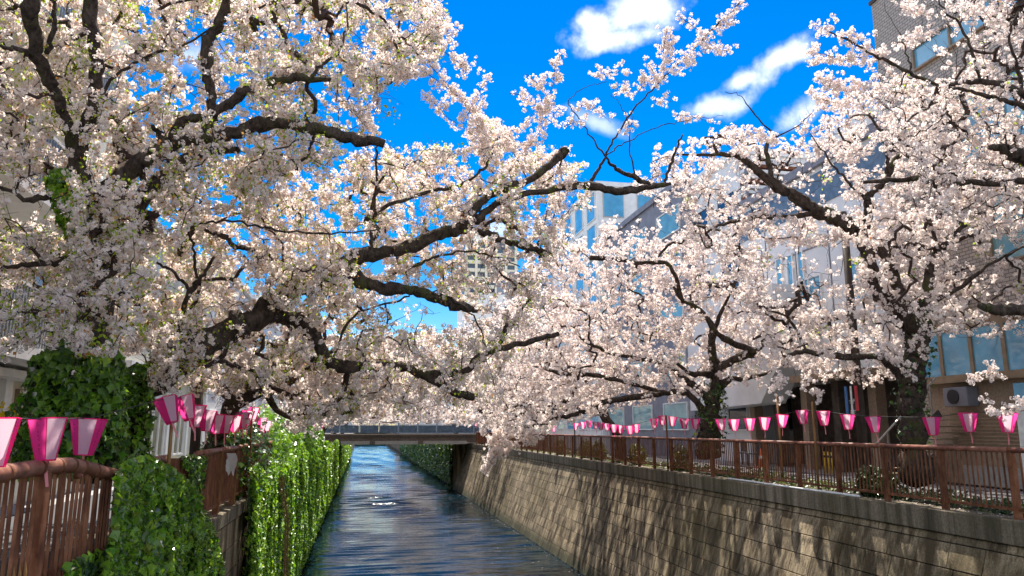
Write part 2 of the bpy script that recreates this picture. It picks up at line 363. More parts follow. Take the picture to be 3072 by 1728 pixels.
def rand_rot(n, rng):
    q = rng.normal(size=(n, 4)); q /= np.linalg.norm(q, axis=1)[:, None]; w, x, y, z = q.T
    return np.stack([1 - 2 * (y * y + z * z), 2 * (x * y - z * w), 2 * (x * z + y * w), 2 * (x * y + z * w), 1 - 2 * (x * x + z * z), 2 * (y * z - x * w),
                     2 * (x * z - y * w), 2 * (y * z + x * w), 1 - 2 * (x * x + y * y)], -1).reshape(n, 3, 3)
def frames(nrm, rng, jitter=.5, up=(0, 0, 1)):
    """rotations whose +Z follows nrm (jittered) and whose +Y points roughly down-slope"""
    n = nrm + rng.normal(size=nrm.shape) * jitter; n /= np.linalg.norm(n, axis=1)[:, None]
    d = np.array([0, 0, -1.]) + rng.normal(size=nrm.shape) * .45
    x = np.cross(d, n); x /= np.maximum(np.linalg.norm(x, axis=1), 1e-6)[:, None]; y = np.cross(n, x)
    return np.stack([x, y, n], -1)
LEAF4 = (np.array([(0, -.45, 0), (-.5, -.12, .10), (-.22, .22, .05), (0, .62, -.10), (.22, .22, .05), (.5, -.12, .10), (0, 0, -.04)], float), np.array([(0, 6, 1), (1, 6, 2), (2, 6, 3), (3, 6, 4), (4, 6, 5), (5, 6, 0)]))
LEAF2 = (np.array([(0, -.5, 0), (-.42, 0, .1), (0, .55, -.06), (.42, 0, .1)], float), np.array([(0, 2, 1), (0, 3, 2)]))
def leaves(name, P, nrm, size, mats, parent=None, tmpl=LEAF2, rng=RNG, jitter=.5, mi=None, kind='stuff'):
    n = len(P); Rm = frames(nrm, rng, jitter); sc = size * rng.uniform(.45, 1.3, n)
    v, t = tmpl
    V = np.einsum('nij,kj->nki', Rm, v) * sc[:, None, None] + P[:, None, :]
    T = t[None] + (np.arange(n) * len(v))[:, None, None]
    return soup(name, V.reshape(-1, 3), T.reshape(-1, 3), mats, parent, None if mi is None else np.repeat(mi, len(t)), kind=kind)

# ================================================================== THE SETTING
XR, XL = 10.75, -2.4           # canal edges at street level
WZ = -4.5                      # water level
XRB = 9.3                      # foot of the battered right wall
def sheet(name, x0, x1, y0, y1, z, m):
    o = MB().add([(x0, y0, z), (x1, y0, z), (x1, y1, z), (x0, y1, z)], [(0, 1, 2, 3)]).build(name, m); tag(o, kind='structure'); return o
wrng = np.random.default_rng(4)
wy = [-30., 10.]
while wy[-1] < 290: wy.append(wy[-1] + (.052 if wy[-1] < 70 else .052 * (wy[-1] / 70) ** 2))
wy = np.array(wy[:] + [420.]); wx = np.linspace(XL - 1, XR + .5, 28)
GX, GY = np.meshgrid(wx, wy); GZ = 0 * GX
for k in range(15):
    lam = wrng.uniform(.45, 1.1) if k < 11 else wrng.uniform(1.4, 3); a_ = wrng.normal() * .10; amp = lam * .0115 * wrng.uniform(.6, 1.3)
    if k >= 11: amp *= .3
    GZ += amp * np.sin(2 * math.pi / lam * (GY * math.cos(a_) + GX * math.sin(a_)) + wrng.uniform(0, 6.28) + .55 * np.sin(GX * wrng.uniform(.3, .9) + GY * .13 + k))
GZ *= (.55 + .45 * np.sin(GY * .21 + GX * .3) * np.sin(GX * .5 + 1)) * np.clip((340 - GY) / 60, 0, 1) * (GY > 9)
ny_, nx_ = GX.shape; idx = np.arange(ny_ * nx_).reshape(ny_, nx_)
WT = np.concatenate([np.stack([idx[:-1, :-1], idx[:-1, 1:], idx[1:, 1:]], -1).reshape(-1, 3), np.stack([idx[:-1, :-1], idx[1:, 1:], idx[1:, :-1]], -1).reshape(-1, 3)])
wo = soup('water', np.stack([GX, GY, WZ + GZ], -1).reshape(-1, 3), WT, M['water'], kind='structure'); wo.data.polygons.foreach_set('use_smooth', [True] * len(WT))
tag(wo, 'dark green canal water reflecting a strip of blue sky', kind='structure')
g = MB(); g.add([(-900, -200, -.06), (XL - .35, -200, -.06), (XL - .35, 1500, -.06), (-900, 1500, -.06)], [(0, 1, 2, 3)])
g.add([(XR + .45, -200, -.06), (900, -200, -.06), (900, 1500, -.06), (XR + .45, 1500, -.06)], [(0, 1, 2, 3)])
g.add([(XL - .35, 420, -.06), (XR + .45, 420, -.06), (XR + .45, 1500, -.06), (XL - .35, 1500, -.06)], [(0, 1, 2, 3)])
tag(g.build('ground', M['pave']), kind='structure')
sheet('planting_strip', XR + .46, 12.6, -5, 200, -.05, M['soil'])
sheet('road', 12.75, 15.7, -5, 200, -.055, M['asphalt'])
tag(BX(12.6, 12.75, -5, 200, -.2, .06).build('kerb', M['kerb']), kind='structure')
sheet('road_edge_line', 12.95, 13.1, -5, 200, -.05, M['roadpaint'])
sheet('street', -6.2, XL - .5, -5, 200, -.055, M['asphalt'])
sheet('planting_bed', -4.0, XL - .36, 6, 90, -.045, M['soil'])

# ---------------- right retaining wall
rw = thing('retaining_wall', 'long battered concrete block wall along the right side of the canal, streaked with stains', 'wall', (XR, 10, WZ))
FULL_Y = 78.0
core = MB(); core.add([(XR + .45, 4, 0 - .05), (XR + .45, FULL_Y, -.05), (XR + .45, FULL_Y, WZ - .4), (XR + .45, 4, WZ - .4),
          (10.80, 4, -.05), (10.80, FULL_Y, -.05), (10.80, FULL_Y, -.42), (10.80, 4, -.42), (XRB - .12 + .03, FULL_Y, WZ - .4), (XRB - .12 + .03, 4, WZ - .4)],
         [(0, 1, 5, 4), (4, 5, 6, 7), (7, 6, 8, 9), (1, 2, 8, 6, 5), (0, 4, 7, 9, 3)])
core.build('wall_core', M['joint'], rw)
e = np.array([10.78 - XRB, 0, -.42 - WZ]); SL = np.linalg.norm(e); e /= SL; nrm = np.array([-e[2], 0, e[0]])
def block_mesh(L, H, name):
    mb = MB(); T = .09; b = .008
    p = lambda y, s, d: np.array([0, y, 0]) + e * s + nrm * d
    vs = [p(0, 0, -T), p(L, 0, -T), p(L, H, -T), p(0, H, -T), p(0, 0, -b), p(L, 0, -b), p(L, H, -b), p(0, H, -b), p(b, b, 0), p(L - b, b, 0), p(L - b, H - b, 0), p(b, H - b, 0)]
    mb.add(vs, [(8, 9, 10, 11)[::-1], (4, 5, 9, 8)[::-1], (5, 6, 10, 9)[::-1], (6, 7, 11, 10)[::-1], (7, 4, 8, 11)[::-1], (0, 1, 5, 4)[::-1], (1, 2, 6, 5)[::-1], (2, 3, 7, 6)[::-1], (3, 0, 4, 7)[::-1]])
    return mb
H = .465; L = .80; GAP = .017
bm_full = block_mesh(L - GAP, H - GAP, 'block').mesh('block', M['block']); bm_thin = block_mesh(1.6 - GAP, .16 - GAP, 'block').mesh('ledge_block', M['block'])
todo = []
y = 6.0
foot = np.array([XRB, 0, WZ])
for row in range(-1, 9):
    s0 = SL - .16 - (row + 1) * H if row >= 0 else SL - .16
    yy = 6.0 + (.4 if row % 2 else 0) + (.23 if row % 3 == 1 else 0)
    while yy < FULL_Y - 1:
        todo.append((yy, s0, row)); yy += 1.6 if row < 0 else L
todo.sort(key=lambda q: q[0])
far = MB()
for i, (yy, s0, row) in enumerate(todo):
    pos = foot + e * s0 + nrm * (.005 + random.uniform(0, .009)) + np.array([0, yy, 0])
    if i < 300 or row < 0:
        if row < 0 and i >= 300:
            far.add([np.array(v.co) + pos for v in bm_thin.vertices], [tuple(p.vertices) for p in bm_thin.polygons])
        else: link('block', bm_thin if row < 0 else bm_full, rw, pos - ORG[rw.name])
    else: far.add([np.array(v.co) + pos for v in bm_full.vertices], [tuple(p.vertices) for p in bm_full.polygons])
far.build('far_blocks', M['block'], rw, kind='stuff')
yy = 5.0
while yy < FULL_Y:
    L2 = 3.96; BX(XR - .035 + random.uniform(-.006, .006), XR + .46, yy, min(yy + L2 - .018, FULL_Y), -.42, 0 + random.uniform(-.006, .006)).build('coping_stone', M['coping'], rw, bevel=.018); yy += L2
# far right bank beyond the bridge
fw = thing('far_retaining_wall', 'concrete canal wall beyond the bridge on the right bank, hidden under green ivy', 'wall', (9.9, 78, WZ))
BX(9.5, XR + .4, FULL_Y + .02, 420, WZ - .4, -.02).build('wall_core', M['block'], fw)
ew = thing('far_retaining_wall', 'dark ivy grown wall where the canal bends out of sight beyond the bridge', 'wall', (4, 300, WZ))
BX(XL - .02, 9.49, 300, 301, WZ - .4, -.02).build('wall_core', M['ivy_core'], ew)
# ---------------- left retaining wall
lw = thing('retaining_wall', 'vertical block wall of the left bank, bare beside the ivy and overgrown beyond', 'wall', (XL, 10, WZ))
BX(XL - .4, XL - .03, 2, 420, WZ - .4, -.26).build('wall_core', M['joint'], lw)
lbm = MB().box(-.10, 0, 0, L - GAP, 0, H - GAP).mesh('block', M['block'])
for row in range(10):
    for k in range(9):
        yy = 11.4 + k * L + (.4 if row % 2 else 0)
        if yy > 18.5: continue
        link('block', lbm, lw, np.array([XL + random.uniform(0, .012), yy, -.26 - (row + 1) * H]) - ORG[lw.name])
yy = 3.
while yy < 80:
    BX(XL - .42, XL + .03 + random.uniform(-.006, .006), yy, yy + 2.98, -.25, random.uniform(-.006, .006)).build('coping_stone', M['coping'], lw, bevel=.015); yy += 3.
# near bridge side under the camera is out of the picture

# ================================================================== BRIDGE
br = thing('footbridge', 'low bridge crossing the canal in the distance with blue railings and brown girder', 'bridge', (4, 74, 0))
BX(XL - 3, XR + 3, 73.6, 79.5, .72, .92).build('deck', M['girder'], br)
BX(XL - 1, XR + 1, 73.75, 74.0, .12, .72).build('girder', M['girder'], br)
BX(XL + .5, XR - .6, 73.55, 73.74, -.02, .30).build('pipe_cover', M['lightgirder'], br)
BX(XL - 2, XR + 2, 73.5, 73.62, .93, 1.02).build('deck_edge', M['girder'], br)
for zz in (2.0, 1.86): BX(XL - 2, XR + 2, 73.6, 73.68, zz, zz + .05).build('handrail', M['steel'], br)
for k in range(9):
    x0 = XL - 1.5 + k * 1.85
    BX(x0 + .06, x0 + 1.8, 73.63, 73.66, 1.05, 1.80).build('railing_panel', M['bluegrey'], br)
    BX(x0 - .03, x0 + .05, 73.6, 73.7, 1.02, 2.05).build('railing_post', M['bluegrey'], br)
for x0 in (.8, 5.4): BX(x0, x0 + .5, 73.5, 73.56, -.01, .4).build('bracket', M['girder'], br)
br.location = br.location

# ================================================================== BUILDINGS
def building(name, label, x0, x1, y0, y1, z1, wall, z0=-.05):
    b = thing(name, label, 'building', ((x0 + x1) / 2, (y0 + y1) / 2, 0)); BX(x0, x1, y0, y1, z0, z1).build('wall', wall, b); return b
def win_x(b, X, y0, y1, z0, z1, gl, fr, out=-1, fw_=.06, mull=0, dep=.09):
    """window on a wall that faces the canal: frame, pane and glazing bars as parts"""
    f = MB(); a, c = (X + out * dep, X - out * .02) if out < 0 else (X - .02, X + dep)
    a, c = min(a, c), max(a, c)
    f.box(a, c, y0, y1, z1 - fw_, z1); f.box(a, c, y0, y1, z0, z0 + fw_); f.box(a, c, y0, y0 + fw_, z0 + fw_, z1 - fw_); f.box(a, c, y1 - fw_, y1, z0 + fw_, z1 - fw_)
    for k in range(mull):
        yc = y0 + (y1 - y0) * (k + 1) / (mull + 1); f.box(a, c, yc - fw_ / 2, yc + fw_ / 2, z0 + fw_, z1 - fw_)
    w = f.build('window', fr, b)
    pane = BX(X + out * .03 - .01, X + out * .03 + .01, y0 + fw_, y1 - fw_, z0 + fw_, z1 - fw_).build('pane', gl, w); return w
# --- left apartment block with balconies
XA = -7.0
ap = building('apartment_block', 'cream apartment block on the left bank with barred balconies behind the blossom', -18, XA, 2, 21.5, 15.5, M['cream'])
for z in (2.85, 5.72, 8.6, 11.5):
    BX(XA + .002, XA + 1.15, 3, 18.5, z - .16, z + .08).build('balcony_slab', M['white'], ap)
    BX(XA + 1.07, XA + 1.13, 3, 18.5, z + 1.12, z + 1.18).build('balcony_handrail', M['white'], ap)
    r = MB(); yy = 3.0
    while yy < 18.5: r.box(XA + 1.085, XA + 1.115, yy, yy + .035, z + .1, z + 1.12); yy += .115
    yy = XA + .1
    while yy < XA + 1.05: r.box(yy, yy + .03, 18.4, 18.43, z + .1, z + 1.12); yy += .115
    r.build('railing_bars', M['steel'], ap, kind='stuff')
    for y0 in (4, 8, 12, 15.6): win_x(ap, XA, y0, y0 + 2.2, z + .2, z + 2.1, M['brownglass'], M['white'], out=1, mull=1)
for k in range(7): BX(XA + .003, XA + .16, 6.2 + 2.5 * k, 6.5 + 2.5 * k, 0, 2.68).build('pilaster', M['white'], ap)
for k in range(6): win_x(ap, XA, 7.0 + 2.5 * k, 8.4 + 2.5 * k, .5, 2.3, M['brownglass'], M['bronze'], out=1, mull=1)
BX(XA + .004, XA + .5, 3, 21, 2.45, 2.6).build('canopy', M['white'], ap)
BX(-18, XA + .9, 1.9, 21.6, 15.5, 15.9).build('roof', M['white'], ap)
h2 = building('cream_house', 'cream panelled house with white framed sash windows beyond the ivy clad trunk', -15, -6.6, 22.5, 34, 7.4, M['cream'])
for k in range(4):
    win_x(h2, -6.6, 22.8 + 2.9 * k, 24.3 + 2.9 * k, .55, 2.5, M['brownglass'], M['white'], out=1, mull=1)
    win_x(h2, -6.6, 22.9 + 2.9 * k, 24.4 + 2.9 * k, 4.2, 5.9, M['darkglass'], M['white'], out=1, mull=1)
    BX(-6.597, -6.48, 24.5 + 2.9 * k, 24.75 + 2.9 * k, 0, 7.4).build('pilaster', M['white'], h2)
BX(-6.598, -6.4, 22.5, 34, 3.2, 3.38).build('string_course', M['white'], h2)
BX(-15, -6.2, 22.3, 34.2, 7.4, 7.6).build('roof', M['white'], h2)
h3 = building('grey_house', 'plain grey house half hidden behind the left row of cherry trees', -16, -6.8, 35, 60, 9, M['greywhite'])
for k in range(7):
    for z in (.8, 3.7, 6.4): win_x(h3, -6.8, 36 + 3.3 * k, 37.8 + 3.3 * k, z, z + 1.5, M['darkglass'], M['white'], out=1)
BX(-16, -6.6, 34.9, 60.1, 9, 9.25).build('roof', M['white'], h3)
h4 = building('white_house', 'pale far building on the left bank just before the bridge', -18, -6.5, 61, 100, 12, M['greywhite'])
for k in range(9):
    for z in (1, 4, 7): win_x(h4, -6.5, 62 + 4 * k, 64 + 4 * k, z, z + 1.6, M['darkglass'], M['white'], out=1)

# --- right: tile tower with blue glass
XB = 16.5
tw = building('tiled_tower', 'tall grey brown tiled building with blue windows at the right edge', XB, 30, 6, atx(2614, 15, XB)[1], atx(2614, 15, XB)[2], M['tile'])
tz = atx(2614, 15, XB)[2]; ty = atx(2614, 15, XB)[1]
BX(XB - .06, 30.1, 5.9, ty + .06, tz, tz + .12).build('roof', M['darkwall'], tw)
def win_px(b, X, px0, py0, px1, py1, gl, fr, **k):
    a = atx(px0, py0, X); c = atx(px1, py1, X); win_x(b, X, min(a[1], c[1]), max(a[1], c[1]), min(a[2], c[2]), max(a[2], c[2]), gl, fr, **k)
a = atx(2741, 147, XB); c = atx(2735, 225, XB)
win_x(tw, XB, 6.5, a[1], c[2], a[2], M['blueglass'], M['bronze'], mull=7, dep=.12)
win_x(tw, XB, 6.5, a[1] - .9, a[2] + 1.5, a[2] + 3.2, M['blueglass'], M['bronze'], mull=6, dep=.12)
win_x(tw, XB, 6.5, a[1] - 1.4, c[2] - 3.6, c[2] - 1.6, M['blueglass'], M['bronze'], mull=6, dep=.12)
win_x(tw, XB, 6.5, a[1] - 2.0, c[2] - 6.6, c[2] - 4.6, M['teal'], M['bronze'], mull=6, dep=.12)
# projecting glazed bay above the ground floor
bz0 = 2.74; XP = XB - .55
BX(XP, XB - .003, 6, ty - .8, bz0, bz0 + .2).build('beam', M['bronze'], tw)
BX(XP, XB - .003, 6, ty - .8, 4.15, 4.4).build('beam', M['bronze'], tw)
yy = ty - .9
while yy > 7:
    BX(XP + .04, XP + .07, yy - 1.06, yy - .12, bz0 + .2, 4.15).build('glass_pane', M['blueglass'], tw)
    BX(XP, XP + .14, yy - .12, yy, bz0 + .2, 4.15).build('mullion', M['bronze'], tw); yy -= 1.06
BX(XP + .15, XB - .004, ty - .92, ty - .8, bz0 + .2, 4.15).build('bay_end', M['bronze'], tw)
# ground floor: brown wall, louvred shutter, plinth, air unit
XG = XB - .04
BX(XG - .10, XB - .002, 15.5, ty - .9, 0, bz0 - .002).build('ground_floor_wall', M['brownwall'], tw)
lo = MB(); a = atx(2858, 1232, XG); c = atx(3040, 1345, XG)
ly0, ly1 = 12.2, a[1]; lz0, lz1 = c[2] - .02, a[2]
sh = BX(XG - .05, XG - .03, ly0, ly1, lz0, lz1).build('shutter_back', M['black'], tw)
z = lz0
while z < lz1 - .03:
    MB().add([(XG - .05, ly0, z + .06), (XG - .05, ly1, z + .06), (XG - .13, ly1, z), (XG - .13, ly0, z), (XG - .05, ly0, z + .08), (XG - .05, ly1, z + .08), (XG - .13, ly1, z + .02), (XG - .13, ly0, z + .02)],
             [(0, 1, 2, 3), (7, 6, 5, 4), (3, 2, 6, 7), (0, 4, 5, 1), (0, 3, 7, 4), (1, 5, 6, 2)]).build('slat', M['bronze'], tw); z += .095
BX(XG - .16, XG - .001, 12, ly1 - .3, 0, .5).build('plinth', M['kerb'], tw)
win_x(tw, XB, 12.2, ly1 - .1, lz1 + .12, bz0 - .15, M['brownglass'], M['bronze'], mull=3)
ac = thing('air_conditioner', 'grey air conditioning unit mounted under the glazed bay of the tiled tower', 'air conditioner', (XG - .3, ly1 - .6, lz1 + .3))
BX(XG - .48, XG - .12, ly1 - 1.1, ly1 - .25, lz1 + .1, lz1 + .62).build('casing', M['midgrey'], ac, bevel=.02)
MB().tube([(XG - .49, ly1 - .62, lz1 + .36), (XG - .515, ly1 - .62, lz1 + .36)], .2, 20).build('fan_grille', M['black'], ac)
# --- white building with dark shops below
XW = 17.0
w0, w1 = ty + .15, atx(2215, 800, XW)[1]
wz = atx(2300, 590, XW)[2]
wb = building('white_building', 'white panelled building with three blue windows and dark ground floor shops', XW, 32, w0, w1, wz, M['greywhite'], z0=3.35)
BX(XW + 2.2, 31.9, w0 + .05, w1 - .05, -.05, 3.34).build('shop_back_wall', M['darkwall'], wb)
for k, yy in enumerate(np.linspace(w0 + .2, w1 - .5, 6)): BX(XW + .1, XW + .5, yy, yy + .4, -.05, 3.345).build('shop_pillar', M['brownwall'] if k % 2 else M['darkwall'], wb)
BX(XW - 1.0, XW - .003, w0 + 1.2, w0 + 5.6, 3.2, 3.45).build('eave', M['bronze'], wb)
for k in range(3):
    a = atx(2330 + 32 * k, 778 - 11 * k, XW); c = atx(2330 + 32 * k + 25, 850, XW)
    win_x(wb, XW, min(a[1], c[1]), max(a[1], c[1]), a[2] - 1.55, a[2], M['blueglass'], M['white'])
for z in (5.2, 8.4, wz - .9):
    BX(XW - .03, XW - .002, w0, w1, z, z + .07).build('panel_joint', M['midgrey'], wb)
for yy in np.arange(w0 + 1.7, w1, 2.2): BX(XW - .025, XW - .002, yy, yy + .05, 3.4, wz).build('panel_joint', M['midgrey'], wb)
for yy in (w0 + 1.5, w0 + 4.5): win_x(wb, XW, yy, yy + 1.6, 5.9, 7.3, M['blueglass'], M['white'], mull=1)
BX(XW - .2, 32, w0 - .002, w1 + .15, wz, wz + .35).build('roof', M['midgrey'], wb)
BX(XW + 3, 30, w0 + 5, w1 - 2, wz + .35, wz + 3.1).build('penthouse', M['greywhite'], wb)
Yl = w1 + .22; a = aty(2222, 604, Yl); c = aty(2524, 516, Yl)
for k in range(7):
    zz = a[2] + (c[2] - a[2]) * k / 7; BX(max(a[0], XW - .1), c[0], Yl - .5, Yl - .06, zz, zz + (c[2] - a[2]) * .085).build('louvre', M['white'] if k % 3 else M['rust'], wb)
for k in range(5): xx = max(a[0], XW - .1) + (c[0] - a[0]) * k / 4.01; BX(xx, xx + .12, Yl - .56, Yl - .51, a[2] - .4, c[2] + .1).build('louvre_post', M['midgrey'], wb)
BX(XW - .04, XW - .003, w0, w1, wz - 1.5, wz - .2).build('cornice_band', M['bluegrey'], wb)
# balcony railing and white wing with a slanted soffit
wing = MB(); wing.prism([(XW - 1.1, w1 - 4.6, 3.9), (XW - 1.1, w1 - 3.2, 2.5), (XW - 1.1, w1 + 3.5, 2.35), (XW - 1.1, w1 + 3.5, 7.2), (XW - 1.1, w1 - 4.6, 7.2)], (1.09, 0, 0)).build('slanted_wing', M['greywhite'], wb)
MB().box(XW - .9, XW - .85, w0 + .2, w0 + 5.5, 4.42, 4.47).box(XW - .9, XW - .85, w0 + .2, w0 + 5.5, 4.05, 4.09).build('terrace_rail', M['white'], wb)
# --- row of further buildings on the right bank
def far_block(name, label, X, y0, y1, z1, wallm, gl, rows, cols, roofm=M['white'], h=1.5):
    b = building(name, label, X, X + 14, y0, y1, z1, wallm)
    BX(X - .15, X + 14, y0 - .1, y1 + .1, z1, z1 + .35).build('roof', roofm, b)
    for i in range(rows):
        z = 1 + (z1 - 1.2) * i / rows
        for k in range(cols):
            ya = y0 + (y1 - y0) * (k + .15) / cols; yb = y0 + (y1 - y0) * (k + .8) / cols
            win_x(b, X, ya, yb, z + .4, min(z + .4 + h, z1 - .2), gl, M['white'])
            xa = X + 13.4 * (k + .15) / cols; xb = X + 13.4 * (k + .75) / cols
            w = BX(xa, xb, y0 - .06, y0 - .002, z + .4, min(z + .4 + h, z1 - .2)).build('window', M['steel'], b)
            BX(xa + .07, xb - .07, y0 - .075, y0 - .062, z + .47, min(z + .33 + h, z1 - .27)).build('pane', gl, w)
    return b
g0 = w1 + .3
cz = aty(2330, 470, w1 + .3)[2]
far_block('concrete_building', 'pale concrete building behind the second right cherry tree', 17.5, g0, atx(2068, 700, 17.5)[1], cz, M['greywhite'], M['darkglass'], 4, 2)
g1 = atx(2060, 700, 17)[1]
dz = atx(2030, 560, 17)[2]
db = far_block('dark_grey_building', 'dark grey purple building with teal window rising behind blossom right of the sky gap', 17, g1, atx(1800, 700, 17)[1], dz, M['midgrey'], M['teal'], 5, 3, M['midgrey'])
g2 = atx(1795, 700, 16.5)[1]
far_block('glass_building', 'blue glass office block in the middle distance above the blossom', 16.5, g2, g2 + 16, atx(1760, 590, 16.5)[2], M['white'], M['blueglass'], 7, 5, h=2.2)
far_block('beige_building', 'beige far building beside the bridge on the right bank', 17, g2 + 17, g2 + 42, 12, M['cream'], M['darkglass'], 4, 5)
# --- distant towers over the end of the canal
a = aty(1398, 722, 260.); c = aty(1545, 722, 260.)
tt = building('residential_tower', 'distant white residential tower with a grid of balconies', a[0], c[0], 260, 275, a[2], M['bluegrey'])
nz = int(a[2] / 3.0)
for i in range(int(nz * .45), nz): BX(a[0] - .4, c[0] + .4, 258.6, 259.99, i * 3. + .1, i * 3. + 1.35).build('balcony', M['cream'], tt)
for k in range(6):
    xx = a[0] + (c[0] - a[0]) * k / 5; BX(xx - .45, xx + .45, 258.3, 258.59, 0, a[2]).build('pier', M['cream'], tt)
BX(a[0] - .5, c[0] + .5, 258.2, 275, a[2], a[2] + 2).build('roof', M['white'], tt)
def tower(name, label, pxa, pxb, py, Y, wallm, gl, rows, cols):
    a = aty(pxa, py, Y); c = aty(pxb, py, Y); b = building(name, label, a[0], c[0], Y, Y + 18, a[2], wallm)
    for i in range(rows):
        z = a[2] * (.25 + .72 * i / rows)
        for k in range(cols):
            xa = a[0] + (c[0] - a[0]) * (k + .2) / cols; xb = a[0] + (c[0] - a[0]) * (k + .85) / cols
            w = BX(xa, xb, Y - .2, Y - .01, z, z + a[2] * .045).build('window', M['steel'], b); BX(xa + .1, xb - .1, Y - .26, Y - .21, z + .1, z + a[2] * .045 - .1).build('pane', gl, w)
    return b
tower('grey_tower', 'distant grey brown building with a raked roof right of the residential tower', 1530, 1650, 815, 170., M['midgrey'], M['darkglass'], 8, 4)
tower('stepped_building', 'distant white stepped building below the residential tower', 1405, 1528, 880, 150., M['greywhite'], M['darkglass'], 7, 5)
tower('distant_block', 'low pale far block closing the end of the canal', 940, 1062, 1150, 330., M['greywhite'], M['darkglass'], 5, 8)
tower('hazy_block', 'wide far block behind the bridge in the middle of the view', 1200, 1460, 1110, 240., M['greywhite'], M['darkglass'], 6, 8)

# ================================================================== FENCES
def picket_fence(name, label, X, y_lo, y_hi, posts, spacing, railz, side, budget=300, rail_r=.045, botz=.16):
    f = thing(name, label, 'fence', (X, (y_lo + y_hi) / 2, 0)); og = ORG[f.name]
    pk = MB().box(-.011, .011, -.011, .011, botz + .02, 1.09).mesh('picket', M['rust'])
    pm = MB().box(-.045, .045, -.05, .05, -.03, 1.10).mesh('post', M['rust'])
    stuff = MB(); cnt = 0
    for i, yp in enumerate(posts):
        link('post', pm, f, np.array([X, yp, 0]) - og)
        if i + 1 < len(posts):
            yn = posts[i + 1]
            MB().box(X - .02, X + .02, yp + .052, yn - .052, botz - .03, botz + .018).build('bottom_rail', M['rust'], f)
            n = int((yn - yp - .1) / spacing)
            for k in range(n):
                y = yp + .05 + (yn - yp - .1) * (k + 1) / (n + 1)
                if cnt < budget:
                    o = link('picket', pk, f, np.array([X, y, 0]) - og); o.rotation_euler = (R(random.uniform(-.5, .5)), 0, R(random.uniform(-8, 8)))
                else: stuff.box(X - .011, X + .011, y - .011, y + .011, botz + .02, 1.09)
                cnt += 1
    if stuff.v: stuff.build('far_pickets', M['rust'], f, kind='stuff')
    return f
posts = list(np.arange(7.8, 72, 1.6))
XFR = XR + .12
rf = picket_fence('picket_fence', 'long rusty brown picket fence with round top rail along the right bank', XFR, 7.8, 72, posts, .125, 1.15, 1)
for i in range(0, len(posts) - 2, 2):
    MB().tube([(XFR, posts[i] - .0 + .01, 1.135), (XFR, posts[i] + 1.6, 1.135 + random.uniform(-.004, .004)), (XFR, posts[i + 2] - .01, 1.135)], .046, 14).build('top_rail', M['rail'], rf, smooth=True)
    MB().tube([(XFR, posts[i] - .03, 1.135), (XFR, posts[i] + .03, 1.135)], .050, 14).build('rail_joint', M['rust'], rf, smooth=True)

# left fence: nearer, taller bays, then the overgrown bays beyond
XFL = XL - .1
lf = thing('picket_fence', 'near rusty brown picket fence at the lower left with a thick banded rail', 'fence', (XFL, 6, 0)); og = ORG[lf.name]
pk = MB().box(-.012, .012, -.010, .010, -.05, 1.14).mesh('picket', M['rust'])
for y in np.arange(3.6, 8.6, .098):
    if abs(y - 6.75) < .09 or abs(y - 4.7) < .09: continue
    zc = 0 if y < 7.4 else -.14 * (y - 7.4) / 1.2
    o = link('picket', pk, lf, np.array([XFL + random.uniform(-.006, .006), y, zc]) - og); o.rotation_euler = (R(random.uniform(-.8, .8)), R(random.uniform(-.5, .5)), R(random.uniform(-6, 6)))
for y in (4.7, 6.75): MB().box(XFL - .045, XFL + .045, y - .055, y + .055, -.1, 1.17).build('post', M['rust'], lf, bevel=.006)
MB().box(XFL - .05, XFL - .024, 3.5, 8.6, .30, .34).build('middle_rail', M['rust'], lf)
prof = [(3.4, 1.17), (4.7, 1.18), (5.8, 1.185), (6.7, 1.195), (7.25, 1.19), (7.7, 1.14), (8.2, 1.07), (8.7, 1.01)]
rl = MB().tube([(XFL, a, b) for a, b in prof], .062, 16).build('top_rail', M['rail'], lf, smooth=True)
for y, z in ((6.05, 1.187), (6.62, 1.194), (7.0, 1.192), (7.3, 1.185), (7.55, 1.16), (7.9, 1.11), (8.3, 1.055)):
    MB().tube([(XFL, y - .02, z), (XFL, y + .02, z - .003)], .068, 16).build('rail_band', M['rust'], lf, smooth=True)
MB().tube([(XFL + .05, 7.28, 1.09), (XFL + .11, 7.28, 1.09)], .024, 12).build('bolt', M['rust'], lf, smooth=True)
sp = MB()
for y in np.arange(3.7, 6.6, .098): sp.tube([(XFL + .028, y, -.05), (XFL + .03, y, .42), (XFL + .024, y, .5)], [.010, .012, .003], 5)
sp.build('lower_spikes', M['bamboo'], lf, kind='stuff')
lposts = [9.4, 11.0, 12.75, 14.4, 16.1, 17.75, 19.4, 21, 22.6]
lf2 = picket_fence('picket_fence', 'rusty brown fence on the left bank half swallowed by ivy, white bag caught on it', XFL, 9.4, 22.6, lposts, .075, 1.1, -1)
for i in range(len(lposts) - 1):
    if i == 1: continue
    MB().tube([(XFL, lposts[i] - .2 if i in (0, 2) else lposts[i] + .005, 1.105), (XFL, lposts[i + 1] - .005 - (.35 if i == 0 else 0), 1.11)], .052, 12).build('top_rail', M['rail'], lf2, smooth=True)
for y in (12.75, 14.4, 16.1): MB().tube([(XFL + .055, y, .02), (XFL + .056, y, 1.08)], .014, 6).build('conduit', M['bamboo'], lf2)
